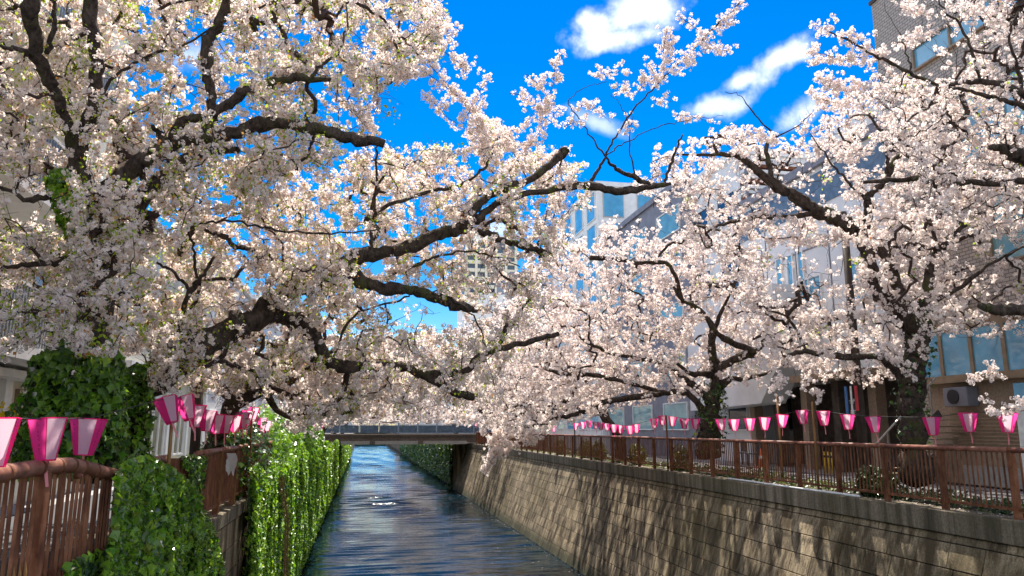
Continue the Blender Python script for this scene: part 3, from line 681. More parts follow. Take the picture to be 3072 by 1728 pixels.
# plastic bag caught on the left fence
bag = MB(); c0 = atx(672, 1390, XFL + .06); n = 9; vs = []
for i in range(n):
    for j in range(n):
        u, v = i / (n - 1) - .5, j / (n - 1) - .5
        wdt = .30 * (1 - .5 * abs(v + .1)); vs.append((c0[0] + .03 + (u + .5) * wdt * .75 + random.uniform(-.015, .015), c0[1] - u * wdt * .6 + .05 * math.cos(u * 3) * math.cos(v * 3) + random.uniform(-.015, .015), c0[2] - v * .36 + (.05 * math.sin(u * 9) if j == n - 1 else 0)))
bag.add(vs, [(i * n + j, i * n + j + 1, (i + 1) * n + j + 1, (i + 1) * n + j) for i in range(n - 1) for j in range(n - 1)])
tag(bag.build('plastic_bag', M['plastic'], smooth=True), 'crumpled white plastic bag caught on the left fence', 'bag')

# white pipe lying on the right coping
pp = [atz(px, py, .045) for px, py in ((2205, 1434), (2260, 1441), (2340, 1452), (2440, 1465), (2520, 1479), (2590, 1487))]
for q in pp: q[0] = XR - .0 + .0
pp = [np.array([XR + .01 + .02 * math.sin(i * 1.7), q[1], .032]) for i, q in enumerate(pp)]
tag(MB().tube(pp, .028, 8).build('pipe', M['white'], smooth=True), 'thin white pipe lying along the top of the right wall', 'pipe')

# ================================================================== POLES, LANTERNS, SIGNS
def pole(name, label, px, py0, py1, X, r, m, cat='pole', n=8):
    a = atx(px, py1, X); b = atx(px, py0, X)
    t = MB().tube([(X, a[1], max(a[2], -.05)), (X + random.uniform(-.02, .02), a[1], b[2])], [r, r * .9], n); return tag(t.build(name, m, smooth=True), label, cat)
LX = XFL + .09
G_P = 'lantern poles tied to the railings'
def lp(label, px, py0, X, r, m, z0=-.05):
    b = atx(px, py0, X); o = MB().tube([(X, b[1], z0), (X + .01, b[1], .5 * (z0 + b[2])), (X, b[1], b[2])], [r, r, r * .9], 8).build('lantern_pole', m, smooth=True); return tag(o, label, 'pole', G_P)
lp('brown lantern pole rising from the ivy under the tilted lanterns on the left', 520, 1195, LX, .022, M['bamboo'], .6)
lp('thin rusty lantern pole at the far end of the left fence', 757, 1225, LX, .022, M['rust'])
RX = XFR - .10
lp('brown lantern pole on the right railing left of the mossy second tree', 1998, 1246, RX, .035, M['rust'])
lp('yellowish bamboo lantern pole on the right railing between two lanterns', 2436, 1205, RX, .028, M['bamboo'])
lp('short dark lantern pole far along the right railing near the hanging branch', 1723, 1262, RX, .03, M['darkpole'])
lp('grey brown lantern pole at the street edge before the white wing', 2331, 1190, RX + 1.6, .035, M['bamboo'])

# lantern: six cloth panels, alternately pink and white, a wire rim and a ribbon tail
RT, RB_, HL = .155, .078, .33
def hexpt(k, r, z): a = R(60 * k - 30); return Vector((r * math.cos(a), r * math.sin(a), z))
def panel_mesh(name, m):
    a, b, c, d = hexpt(0, RT, 0), hexpt(1, RT, 0), hexpt(1, RB_, -HL), hexpt(0, RB_, -HL)
    n = (b - a).cross(d - a).normalized() * .003
    nx = 4; nz = 5; vs = []
    for j in range(nz + 1):
        for i in range(nx + 1):
            u, v = i / nx, j / nz; p = (a.lerp(b, u)).lerp(d.lerp(c, u), v); bow = -.006 * math.sin(math.pi * u) * math.sin(math.pi * v); vs.append(p + Vector((bow, 0, 0)))
    mb = MB(); mb.add(vs, [(j * (nx + 1) + i, j * (nx + 1) + i + 1, (j + 1) * (nx + 1) + i + 1, (j + 1) * (nx + 1) + i) for j in range(nz) for i in range(nx)])
    return mb.mesh(name, m, smooth=True)
pm_p, pm_w = panel_mesh('pink_panel', M['pink']), panel_mesh('white_panel', M['lwhite'])
rm = MB()
for k in range(6):
    rm.tube([hexpt(k, RT + .002, 0), hexpt(k + 1, RT + .002, 0)], .005, 5); rm.tube([hexpt(k, RB_ + .002, -HL), hexpt(k + 1, RB_ + .002, -HL)], .005, 5); rm.tube([hexpt(k, RT + .001, 0), hexpt(k, RB_ + .001, -HL)], .0035, 4)
rim_me = rm.mesh('frame', M['pink'])
tl = MB(); tl.add([(-.011, 0, -HL), (.011, 0, -HL), (.018, .02, -HL - .10), (-.006, .02, -HL - .10), (.03, .0, -HL - .21), (.008, .0, -HL - .21)], [(0, 1, 2, 3), (3, 2, 4, 5)])
tl.tube([(0, 0, -HL + .03), (0, 0, -HL - .03)], .004, 5); tail_me = tl.mesh('tail', M['ribbon'])
far_mb = MB()
for k in range(6):
    far_mb.mi = k % 2; a, b, c, d = hexpt(k, RT, 0), hexpt(k + 1, RT, 0), hexpt(k + 1, RB_, -HL), hexpt(k, RB_, -HL); far_mb.add([a, b, c, d], [(0, 1, 2, 3)])
far_mb.mi = 0; far_mb.add([(-.011, 0, -HL), (.011, 0, -HL), (.02, .02, -HL - .2), (-.0, .02, -HL - .2)], [(0, 1, 2, 3)])
far_me = far_mb.mesh('lantern_far', [M['pink'], M['lwhite']])
def glyphs():
    """a column of small brush-like strokes in dark red"""
    mb = MB(); rr = random.Random(3)
    for g_ in range(8):
        zc = -.035 - g_ * .033; cx = 0
        for s in range(4):
            x0 = cx + rr.uniform(-.011, .004); z0 = zc + rr.uniform(-.011, .011)
            if rr.random() < .5: x1, z1 = x0 + rr.uniform(.008, .016), z0 + rr.uniform(-.003, .004); w = (0, .003)
            else: x1, z1 = x0 + rr.uniform(-.003, .004), z0 - rr.uniform(.008, .016); w = (.003, 0)
            mb.add([(0, x0, z0), (0, x1, z1), (0, x1 + w[0], z1 + w[1]), (0, x0 + w[0], z0 + w[1])], [(0, 1, 2, 3)])
    # lay the strokes on the panel that faces +X (between corner 0 and 1)
    out = []
    for x, yy, z in mb.v: out.append((RT * .866 - (RT - RB_) * .866 * (-z / HL) + .004, yy * (1 + z), z))
    mb.v = out; return mb.mesh('lettering', M['ink'])
ink_me = glyphs()
ORDN = ['first', 'second', 'third', 'fourth', 'fifth', 'sixth', 'seventh', 'eighth', 'ninth', 'tenth', 'eleventh', 'twelfth', 'thirteenth', 'fourteenth', 'fifteenth', 'sixteenth', 'seventeenth', 'eighteenth', 'nineteenth', 'twentieth', 'twenty first', 'twenty second', 'twenty third', 'twenty fourth', 'twenty fifth', 'twenty sixth', 'twenty seventh', 'twenty eighth', 'twenty ninth', 'thirtieth']
def lantern(P, yaw, tilt, label, group, full, ink=False, sc=1.0):
    if full:
        t = thing('paper_lantern', label, 'lantern', P, group)
        for k in range(6):
            o = link('pink_panel' if k % 2 == 0 else 'white_panel', pm_p if k % 2 == 0 else pm_w, t); o.rotation_euler.z = R(60 * k)
            if ink and k % 2 == 0:
                q = link('lettering', ink_me, o)
        link('frame', rim_me, t); link('tail', tail_me, t)
    else:
        t = link('paper_lantern', far_me, None, P); tag(t, label, 'lantern', group); ORG[t.name] = np.array(P)
    t.rotation_euler = (tilt[0], tilt[1], yaw); t.scale = (sc, sc, sc); return t
def cable(name, label, pts, r=.006):
    return tag(MB().tube(pts, r, 5).build(name, M['black']), label, 'cable')
Rl = [(3022, 1238), (2903, 1239), (2794, 1253), (2618, 1250), (2542, 1244), (2469, 1234), (2406, 1231), (2347, 1244), (2294, 1253), (2249, 1256), (2202, 1258), (2160, 1257), (2086, 1256), (2052, 1256), (2018, 1250), (1987, 1248), (1962, 1257),
      (1908, 1273), (1889, 1278), (1863, 1276), (1841, 1274), (1820, 1271), (1802, 1268), (1787, 1266), (1767, 1262), (1748, 1266), (1729, 1270), (1661, 1277), (1427, 1268), (1376, 1263)]
pts = []
for i, (px, py) in enumerate(Rl):
    P = atx(px, py, RX); pts.append(P + np.array([0, 0, .004]))
    face = math.atan2(-P[1], -P[0])                # roughly towards the bridge the photo is taken from
    yw = face + R(60 if i % 1 == 0 else 0) + R(random.uniform(-9, 9))
    lantern(P, yw, (R(random.uniform(-5, 5)), R(random.uniform(-6, 6))), f'pink and white paper lantern {ORDN[i]} from the right on the right railing line', 'lanterns strung along the right bank', i < 20)
pts.insert(0, pts[0] + np.array([.0, -2.2, .15]))
cable('lantern_cable', 'thin dark cable that carries the lanterns along the right railing', pts, .007)
Ll = [(-10, 1257), (143, 1258), (267, 1257), (496, 1196), (550, 1193), (591, 1216), (625, 1233), (651, 1244), (681, 1247), (705.6, 1247), (728.5, 1239), (745, 1232), (762, 1222), (786, 1254), (800, 1262), (939, 1270), (967, 1266)]
pts = []
for i, (px, py) in enumerate(Ll):
    P = atx(px, py, XFL + .02); pts.append(P + np.array([0, 0, .004]))
    face = math.atan2(-P[1], -P[0]); tl_ = (R(random.uniform(-4, 4)), R(random.uniform(-5, 5)))
    if i in (3, 4): tl_ = (R(-6), R(-20))
    lab = ['half visible pink and white lantern cut by the left edge of the picture', 'largest pink and white lantern just above the near left fence rail', 'pink and white lantern in front of the ivy clad trunk',
           'tilted pink lantern highest and leftmost in the left fence group', 'second tilted pink lantern beside the dark wooden post'][i] if i < 5 else f'pink and white paper lantern {ORDN[i - 5]} after the dark wooden post on the left line'
    lantern(P, face + R(60 + (28 if i in (1,) else -4 if i == 2 else 20)) , tl_, lab, 'lanterns strung along the left bank', i < 13, ink=i < 3, sc=.98)
pts.insert(0, pts[0] + np.array([0, -1.5, .05]))
cable('lantern_cable', 'thin dark cable that carries the lanterns along the left fence', pts, .006)

# utility poles and signs
up = thing('utility_pole', 'dark utility pole with narrow red and blue banner beside the near right tree', 'pole', (0, 0, 0))
P = atx(2590, 1340, 12.45); up.location = (12.45, P[1], 0); ORG[up.name] = np.array([12.45, P[1], 0])
MB().tube([(12.45, P[1], -.05), (12.45, P[1], 7.2)], [.12, .09], 12).build('shaft', M['darkpole'], up, smooth=True)
b0 = atx(2478, 940, 12.4); b1 = atx(2578, 936, 12.4)
MB().beam((12.4, P[1], b1[2]), (12.4, P[1] + 2.2, b1[2]), .12, .14).build('bracket_arm', M['darkpole'], up)
for yy in (.9, 2.15): MB().beam((12.4, P[1] + yy, b1[2] - .07), (12.4, P[1] + yy, b1[2] - .5), .06, .06).build('bracket_drop', M['darkpole'], up)
z1 = atx(2590, 1155, 12.3)[2]; z0 = atx(2590, 1262, 12.3)[2]
for k, (mm, nm) in enumerate((('bluepaint', 'banner'), ('signwhite', 'banner'), ('redpaint', 'banner'))):
    yy = P[1] + .24 - .18 * k - (.05 if k == 2 else 0); BX(12.28, 12.30, yy, yy + (.10 if k != 1 else .05), z0 + (.25 if k == 2 else 0), z1).build(nm, M[mm], up)
dp = pole('utility_pole', 'dark brown wooden post standing behind the left lanterns', 580, 1130, 1400, XL - .8, .10, M['darkpole'])
XS = 16.75
sg = thing('shop_sign', 'dark vertical shop sign with small white lettering under the terrace', 'sign', atx(2562, 1235, XS))
a = atx(2549, 1200, XS); b = atx(2577, 1262, XS)
BX(XS - .03, XS + .03, b[1], a[1], b[2], a[2]).build('board', M['black'], sg)
rr = random.Random(5); lt = MB()
for row in range(4):
    zc = a[2] - .08 - row * (a[2] - b[2]) / 4.3
    if row == 1: continue
    for k in range(4):
        yc = b[1] + .1 + (a[1] - b[1] - .2) * k / 3
        for s in range(4):
            y0 = yc + rr.uniform(-.05, .02); zz = zc + rr.uniform(-.05, .05); hz = rr.random() < .5
            lt.box(XS - .036, XS - .031, y0, y0 + (.08 if hz else .016), zz, zz + (.016 if hz else .08))
lt.build('lettering', M['signwhite'], sg, kind='stuff')
sb = thing('sign_board', 'pale blue and white board with a few dark characters at the right edge', 'sign', (14.2, 0, 0))
XSB = 14.2; a = atx(3036, 1150, XSB); b = atx(3036, 1455, XSB)
sb.location = (XSB, a[1], 0); ORG[sb.name] = np.array([XSB, a[1], 0])
BX(XSB, XSB + .35, a[1] - 2.2, a[1], .12, a[2] - .5).build('board', M['signwhite'], sb, bevel=.02)
BX(XSB + .01, XSB + .34, a[1] - 2.19, a[1] - .01, a[2] - .49, a[2]).build('upper_panel', M['blueglass'], sb)
for yy in (a[1] - .1, a[1] - 2.1): BX(XSB + .1, XSB + .2, yy - .06, yy, -.05, .12).build('foot', M['steel'], sb)
mk = MB(); yA = a[1] - .42
def arc(cy, cz, r, a0, a1): 
    for k in range(8):
        t0 = R(a0 + (a1 - a0) * k / 8); t1 = R(a0 + (a1 - a0) * (k + 1) / 8); mk.beam((XSB - .004, cy - r * math.cos(t0), cz + r * math.sin(t0)), (XSB - .004, cy - r * math.cos(t1), cz + r * math.sin(t1)), .004, .02)
zt = atx(3060, 1268, XSB)[2]; arc(yA, zt, .05, 160, 380); arc(yA + .01, zt + .1, .03, 20, 160)
zt = atx(3050, 1312, XSB)[2]; arc(yA + .12, zt, .04, 0, 360); arc(yA + .05, zt, .07, -50, 60)
for py, n in ((1258, 2), (1300, 4), (1330, 1), (1334, 3)):
    z = atx(3050, py, XSB)[2]
    for k in range(n): mk.beam((XSB - .004, yA + .12 - k * .09, z), (XSB - .004, yA + .07 - k * .09, z), .004, .012)
mk.build('lettering', M['black'], sb, kind='stuff')
# metal stairs behind the near right tree
st = thing('metal_stairs', 'dark metal outside stairs with a pale handrail behind the near right tree', 'stairs', (15.6, 17.5, 0))
sA = atx(2660, 1300, 15.6); 
for k in range(11): BX(15.2, 16.4, sA[1] - .2 - .25 * k, sA[1] + .05 - .25 * k, .17 * k, .17 * k + .035).build('tread', M['bronze'], st)
for xx in (15.18, 16.4):
    MB().beam((xx, sA[1] + .1, -.02), (xx, sA[1] - 2.7, 1.9), .04, .2).build('stringer', M['black'], st)
    MB().tube([(xx, sA[1] + .1, .95), (xx, sA[1] - 2.7, 2.85)], .025, 8).build('handrail', M['steel'], st)
    for k in range(5): MB().beam((xx, sA[1] + .05 - .62 * k, .42 * k), (xx, sA[1] + .05 - .62 * k, .95 + .42 * k), .025, .025).build('baluster', M['steel'], st)
# street things glimpsed through the railing
for px, lab in ((2474, 'leftmost yellow bollard seen through the right railing'), (2487, 'middle yellow bollard seen through the right railing'), (2498, 'yellow bollard of three nearest the utility pole')):
    q = atx(px, 1390, 15.9); t = thing('bollard', lab, 'bollard', (15.9, q[1], 0), 'yellow bollards on the far pavement')
    MB().tube([(15.9, q[1], -.05), (15.9, q[1], .7)], .036, 12).build('post', M['yellow'], t, smooth=True); MB().tube([(15.9, q[1], .5), (15.9, q[1], .58)], .039, 12).build('band', M['black'], t, smooth=True)
q = atx(2281, 1306, 15.8); tc_ = thing('traffic_cone', 'orange traffic cone with white band beside the dark shop front', 'cone', (15.8, q[1], 0))
BX(15.6, 16.0, q[1] - .2, q[1] + .2, -.05, 0).build('base', M['orange'], tc_); MB().tube([(15.8, q[1], 0), (15.8, q[1], .45), (15.8, q[1], .7)], [.16, .08, .03], 14).build('cone', M['orange'], tc_, smooth=True)
MB().tube([(15.8, q[1], .3), (15.8, q[1], .42)], [.112, .088], 14).build('band', M['signwhite'], tc_, smooth=True)
for i, (px, lab) in enumerate(((2218, 'left dark chair outside the shop'), (2262, 'right dark chair outside the shop'))):
    q = atx(px, 1318, 16.2); t = thing('chair', lab + ' under the white wing', 'chair', (16.2, q[1], 0), 'chairs outside the shop')
    x, y = 16.2, q[1]; BX(x - .22, x + .22, y - .22, y + .22, .43, .47).build('seat', M['black'], t); BX(x + .18, x + .22, y - .22, y + .22, .5, .95).build('backrest', M['black'], t)
    for dx in (-.2, .2):
        for dy in (-.2, .2): BX(x + dx - .015, x + dx + .015, y + dy - .015, y + dy + .015, -.05, .43).build('leg', M['black'], t)
# flower pot on the left street
q = atx(22, 1262, XA + .6); fp = thing('flower_pot', 'white planter with yellow flowers by the left house wall', 'plant', (XA + .6, q[1], 0))
MB().tube([(XA + .6, q[1], -.05), (XA + .6, q[1], 1.25)], [.05, .05], 8).build('stand', M['white'], fp); MB().tube([(XA + .6, q[1], 1.2), (XA + .6, q[1], 1.5)], [.14, .2], 14).build('pot', M['white'], fp, smooth=True)
mfl = leafy('yellow_flower', (.7, .5, .02), (.8, .65, .05), .3, gloss=0)
P_ = np.array([XA + .6, q[1], 1.72]) + RNG.normal(size=(90, 3)) * [.13, .13, .12]
leaves('flowers', P_, RNG.normal(size=(90, 3)), .09, mfl, fp)

# ================================================================== CHERRY TREES
def catmull(pts, sub):
    p = np.asarray(pts, float); q = np.vstack([2 * p[0] - p[1], p, 2 * p[-1] - p[-2]]); out = []
    for i in range(len(p) - 1):
        a, b, c, d = q[i:i + 4]
        for k in range(sub):
            t = k / sub; out.append(.5 * ((2 * b) + (c - a) * t + (2 * a - 5 * b + 4 * c - d) * t * t + (3 * b - a - 3 * c + d) * t ** 3))
    out.append(p[-1]); return np.array(out)
def limb3d(pts, Y0, Y1):
    p = np.array([(q[0], q[1]) for q in pts], float); w = np.array([q[2] for q in pts], float)
    s = np.r_[0, np.cumsum(np.linalg.norm(np.diff(p, axis=0), axis=1))]; s /= s[-1]
    Y = Y0 + (Y1 - Y0) * s; P = aty(p[:, 0], p[:, 1], Y)
    dep = P[:, 0] * s_ + P[:, 1] * c_; r = .86 * w / 2 * dep / F
    return np.column_stack([P, r])
def ctmpl(nf, lod, seed):
    g = np.random.default_rng(seed); V = []; T = []; MI = []; TN = []
    for i in range(nf):
        z = 1 - 2 * (i + .5) / nf; a = i * 2.39996 + g.uniform(-.4, .4); s = math.sqrt(max(0, 1 - z * z)); n = np.array([s * math.cos(a), s * math.sin(a), z]) + g.normal(size=3) * .25; n /= np.linalg.norm(n)
        c = n * g.uniform(.5, .85); n2 = n + g.normal(size=3) * .45; n2 /= np.linalg.norm(n2)
        x = np.cross(n2, [.3, .5, .8]); x /= np.linalg.norm(x); y = np.cross(n2, x); b = len(V)
        if lod == 0:
            r = g.uniform(.44, .60); V.append(c - n2 * .14); TN.append(.0); a0 = g.uniform(0, 6)
            for k in range(4): t = a0 + k * 1.5708; V.append(c + (x * math.cos(t) + y * math.sin(t)) * r * g.uniform(.85, 1.1) + n2 * g.uniform(0, .12)); TN.append(1.)
            for k in range(4): T.append((b, b + 1 + k, b + 1 + (k + 1) % 4)); MI.append(0)
        else:
            r = g.uniform(.48, .68)
            for k in range(4): t = k * 1.5708 + .4; V.append(c + (x * math.cos(t) + y * math.sin(t)) * r * g.uniform(.8, 1.15) + n2 * (.12 if k % 2 else -.06)); TN.append(1. if k % 2 else .55)
            T.append((b, b + 1, b + 2)); T.append((b, b + 2, b + 3)); MI += [0, 0]
    for i in range({0: 3, 1: 2, 2: 1}[lod]):
        n = g.normal(size=3); n /= np.linalg.norm(n); b = len(V); c = n * g.uniform(.3, .95); d = g.normal(size=3) * .16; f = g.normal(size=3) * .16
        V += [c, c + d, c + f]; TN += [1, 1, 1]; T.append((b, b + 1, b + 2)); MI.append(1)
    return np.array(V), np.array(T), np.array(MI), np.array(TN)
CT = {0: [ctmpl(7, 0, s) for s in range(6)], 1: [ctmpl(6, 1, 20 + s) for s in range(5)], 2: [ctmpl(5, 2, 40 + s) for s in range(4)]}
def blossom(P, lod, size, tree, rng):
    Vs = []; Ts = []; Ms = []; Ns = []; base = 0; K = len(CT[lod]); pick = rng.integers(0, K, len(P))
    for k in range(K):
        q = P[pick == k]; n = len(q)
        if not n: continue
        v, t, mi, tn = CT[lod][k]; Rm = rand_rot(n, rng); sc = size * rng.uniform(.65, 1.3, n)
        V = np.einsum('nij,kj->nki', Rm, v) * sc[:, None, None] + q[:, None, :]
        Vs.append(V.reshape(-1, 3)); Ts.append((t[None] + (np.arange(n) * len(v))[:, None, None]).reshape(-1, 3) + base); Ms.append(np.tile(mi, n)); Ns.append(np.tile(tn, n)); base += n * len(v)
    return soup('blossom', np.vstack(Vs), np.vstack(Ts), [M['petal'], M['bud']], tree, np.concatenate(Ms), np.concatenate(Ns))
def puff(Q, size, rng):
    b = Q[::3]; return np.repeat(b, 3, 0) + rng.normal(size=(len(b) * 3, 3)) * size * .88
def twig_soup(A, B, ra, rb, tree):
    d = B - A; ln = np.linalg.norm(d, axis=1); ok = ln > 1e-5; A, B, ra, rb, d, ln = A[ok], B[ok], ra[ok], rb[ok], d[ok], ln[ok]
    d = d / ln[:, None]; x = np.cross(d, np.array([.31, .17, .93])); x /= np.maximum(np.linalg.norm(x, axis=1), 1e-6)[:, None]; y = np.cross(d, x); n = len(A)
    V = np.empty((n, 6, 3))
    for k in range(3):
        a = k * 2.0944; o = x * math.cos(a) + y * math.sin(a); V[:, k] = A + o * ra[:, None]; V[:, 3 + k] = B + o * rb[:, None]
    t = np.array([(0, 1, 4), (0, 4, 3), (1, 2, 5), (1, 5, 4), (2, 0, 3), (2, 3, 5)])
    return soup('twigs', V.reshape(-1, 3), (t[None] + (np.arange(n) * 6)[:, None, None]).reshape(-1, 3), M['twig'], tree)
SKY = [(1340, -300), (1360, 60), (1400, 130), (1375, 200), (1440, 300), (1540, 410), (1640, 440), (1760, 425), (1900, 455), (2000, 375), (2150, 335), (2250, 410), (2380, 390), (2465, 300), (2440, 170), (2500, 80), (2650, -300)]
GAPS = [(SKY, 0.), ([(1150, 250), (1250, 225), (1300, 300), (1400, 410), (1385, 450), (1250, 430), (1170, 450), (1140, 380)], .05),
        ([(1140, 835), (1300, 880), (1400, 935), (1390, 985), (1230, 1000), (1120, 965)], .28), ([(1395, 715), (1550, 715), (1560, 1000), (1400, 1000)], .75),
        ([(2215, 470), (2530, 470), (2530, 625), (2215, 625)], .45), ([(2310, 740), (2560, 740), (2560, 900), (2310, 900)], .4), ([(1690, 590), (1800, 590), (1800, 725), (1690, 725)], .35), ([(1850, 590), (2060, 590), (2060, 712), (1850, 712)], .45),
        ([(2630, -50), (2740, -50), (2900, 60), (2900, 240), (2720, 240), (2640, 150)], .25), ([(-50, 520), (200, 520), (200, 715), (-50, 690)], .3), ([(-50, 840), (130, 840), (130, 1080), (-50, 1080)], .4), ([(-50, 120), (80, 120), (80, 270), (-50, 270)], .4),
        ([(2785, 1020), (3200, 1000), (3200, 1165), (2785, 1165)], .10), ([(520, 60), (700, 60), (720, 300), (560, 300)], .45), ([(930, 240), (1100, 260), (1100, 420), (960, 380)], .45), ([(2400, 1165), (3200, 1160), (3200, 1800), (2400, 1800)], .02),
        ([(1400, 740), (1640, 780), (1640, 1000), (1560, 920), (1400, 1000)], .75), ([(60, 1085), (450, 1060), (440, 1500), (60, 1500)], .05), ([(-100, 1060), (60, 1060), (60, 1500), (-100, 1500)], .1), ([(1150, 1272), (1430, 1272), (1430, 1500), (1150, 1500)], .25), ([(980, 1292), (1150, 1292), (1150, 1500), (980, 1500)], .3), ([(200, 1180), (860, 1180), (860, 1800), (200, 1800)], .25)]
def keep(P, rng, hard=False):
    q = proj(P); k = np.ones(len(P), bool); u = rng.random(len(P))
    for poly, pr in GAPS: k &= ~(inpoly(q, poly) & (u > pr))
    return k
def sample_poly(poly, n, Y0, Y1, rng):
    p = np.array(poly, float); lo, hi = p.min(0), p.max(0); out = []; got = 0; tried = 0
    while got < n:
        q = lo + rng.random((n * 2, 2)) * (hi - lo); m = inpoly(q, poly); tried += len(q); out.append(q[m]); got += m.sum()
    area = np.prod(hi - lo) * got / tried; q = np.vstack(out)[:n]; Y = rng.uniform(Y0, Y1, n)
    return aty(q[:, 0], q[:, 1], Y), area
def grow(nodes, att, rng, maxlen):
    nodes = [np.asarray(nodes)]; allN = nodes[0]; own = [-1] * len(allN); paths = []; parent = []
    d2 = np.full(len(att), 1e9); near = np.zeros(len(att), int)
    for s in range(0, len(allN), 400):
        dd = ((att[:, None, :] - allN[None, s:s + 400]) ** 2).sum(-1); j = dd.argmin(1); v = dd[np.arange(len(att)), j]; m = v < d2; d2[m] = v[m]; near[m] = j[m] + s
    active = np.ones(len(att), bool); cap = len(allN) + len(att) * 6; buf = np.empty((cap, 3)); buf[:len(allN)] = allN; cnt = len(allN)
    while active.any():
        i = int(np.where(active, d2, 1e9).argmin()); active[i] = False
        if d2[i] > maxlen * maxlen: break
        if d2[i] < .0025: continue
        a = buf[near[i]].copy(); b = att[i]; ln = math.sqrt(d2[i])
        k = max(2, min(5, int(ln / .12))); t = np.linspace(0, 1, k + 1)[:, None]
        side = rng.normal(size=3); side[2] += .5; arc = np.sin(t * math.pi) * side * ln * .12
        p = a + (b - a) * t + arc + rng.normal(size=(k + 1, 3)) * ln * .02 * np.sin(t * math.pi)
        paths.append(p); parent.append(own[near[i]]); me_ = len(paths) - 1
        new = p[1:]; buf[cnt:cnt + len(new)] = new; own += [me_] * len(new)
        dd = ((att[:, None, :] - new[None]) ** 2).sum(-1); j = dd.argmin(1); v = dd[np.arange(len(att)), j]; m = active & (v < d2); d2[m] = v[m]; near[m] = j[m] + cnt; cnt += len(new)
    c = np.ones(len(paths))
    for i in range(len(paths) - 1, -1, -1):
        if parent[i] >= 0: c[parent[i]] += c[i]
    return paths, c
STATS = []
def cherry(label, base, limbs, zones, M_, lod, size, layers, sprays=(), young=.0, seed=1, maxlen=1.5, name='cherry_tree', auto=None, bark_n=10, r0=.0056):
    rng = np.random.default_rng(seed); random.seed(seed)
    t = thing(name, label, 'tree', base, 'cherry trees along the canal')
    nodes = []; thick = []
    def put(nm, P4, n):
        q = catmull(P4, 6)
        q[1:-1, :3] += rng.normal(size=(len(q) - 2, 3)) * np.maximum(q[1:-1, 3:4] * .13, .014)
        kn = 1 + .10 * np.sin(np.arange(len(q)) * .9 + rng.uniform(0, 6)) * rng.random(len(q)) + .22 * (rng.random(len(q)) < .10); q[1:-1, 3] *= kn[1:-1]
        MB().tube(q[:, :3], np.maximum(q[:, 3], .003), n, wob=.15).build(nm, M['bark'], t, smooth=True); nodes.append(q[:, :3]); thick.append(q[q[:, 3] > .045]); return q
    for i, (pts, Y0, Y1) in enumerate(limbs): put('trunk' if i == 0 else 'branch', limb3d(pts, Y0, Y1), 12 if i == 0 else bark_n)
    att = []; area_m2 = 0
    for poly, Y0, Y1, frac in zones:
        a, ar = sample_poly(poly, int(M_ * frac), Y0, Y1, rng); att.append(a); area_m2 += ar * (.5 * (Y0 + Y1) / F) ** 2
    att = np.vstack(att); att = att[att[:, 2] > .3]; att = att[keep(att, rng)]
    if auto:                                        # trunk and limbs of the trees farther off
        b = np.array(base, float); lean, th, tr, nl = auto
        fork = b + np.array([lean, rng.uniform(-.4, .4), th])
        put('trunk', np.array([[*b - [0, 0, .05], tr * 1.35], [*(b + [lean * .2, 0, th * .45]), tr], [*fork, tr * .9]]), 10)
        cen = [att[rng.integers(len(att))]]
        while len(cen) < nl:
            d = np.min([((att - c) ** 2).sum(1) for c in cen], 0); cen.append(att[d.argmax()])
        for c in cen:
            e_ = fork + (c - fork) * .85; m1 = fork + (e_ - fork) * .35 + np.array([0, 0, .25]) + rng.normal(size=3) * .2; m2 = fork + (e_ - fork) * .7 + rng.normal(size=3) * .25
            put('branch', np.array([[*(fork - [0, 0, .15]), tr * .62], [*m1, tr * .48], [*m2, tr * .3], [*e_, tr * .12]]), 7)
    sp_nodes = []
    for pts, Y0, Y1 in sprays:
        q = catmull(limb3d([(a, b_, 5) for a, b_ in pts], Y0, Y1), 5)[:, :3]; sp_nodes.append(q)
    paths, cnt = grow(np.vstack(nodes), att, rng, maxlen)
    A = []; B = []; ra = []; rb = []; cand = []; scand = []
    for p, c in zip(paths, cnt):
        r = r0 * c ** .45; k = len(p) - 1
        rr = np.linspace(r, max(r * .75, r0 * .7), k + 1); bare = rng.random() < .22 and c < 6; A.append(p[:-1]); B.append(p[1:]); ra.append(rr[:-1]); rb.append(rr[1:])
        ln = np.linalg.norm(np.diff(p, axis=0), axis=1).sum()
        if c < 60 and not bare:
            n = max(1, int(ln / (size * 1.0))); tt = rng.random(n) * k; i0 = np.minimum(tt.astype(int), k - 1); f = (tt - i0)[:, None]
            cand.append(p[i0] * (1 - f) + p[i0 + 1] * f + rng.normal(size=(n, 3)) * size * .8)
        ns = max(1, int(ln / (.14 if lod == 0 else .24 if lod == 1 else .6)))
        for _ in range(0 if bare else ns):
            i0 = rng.integers(0, k); s0 = p[i0] + (p[i0 + 1] - p[i0]) * rng.random(); d = rng.normal(size=3); d[2] += .35; d += (p[-1] - p[0]) / max(ln, .01) * .8; d /= np.linalg.norm(d); l2 = rng.uniform(.12, .42) * (1 if lod < 2 else 1.5)
            e1 = s0 + d * l2 * .55; e2 = e1 + (d + rng.normal(size=3) * .25) * l2 * .45
            A.append(np.array([s0, e1])); B.append(np.array([e1, e2])); ra.append(np.array([r0 * .8, r0 * .6])); rb.append(np.array([r0 * .6, r0 * .35]))
            n = max(1, int(l2 / (size * 1.05))); f = rng.uniform(.2, 1.05, n)[:, None]; cand.append(s0 + (e2 - s0) * f + rng.normal(size=(n, 3)) * size * .6)
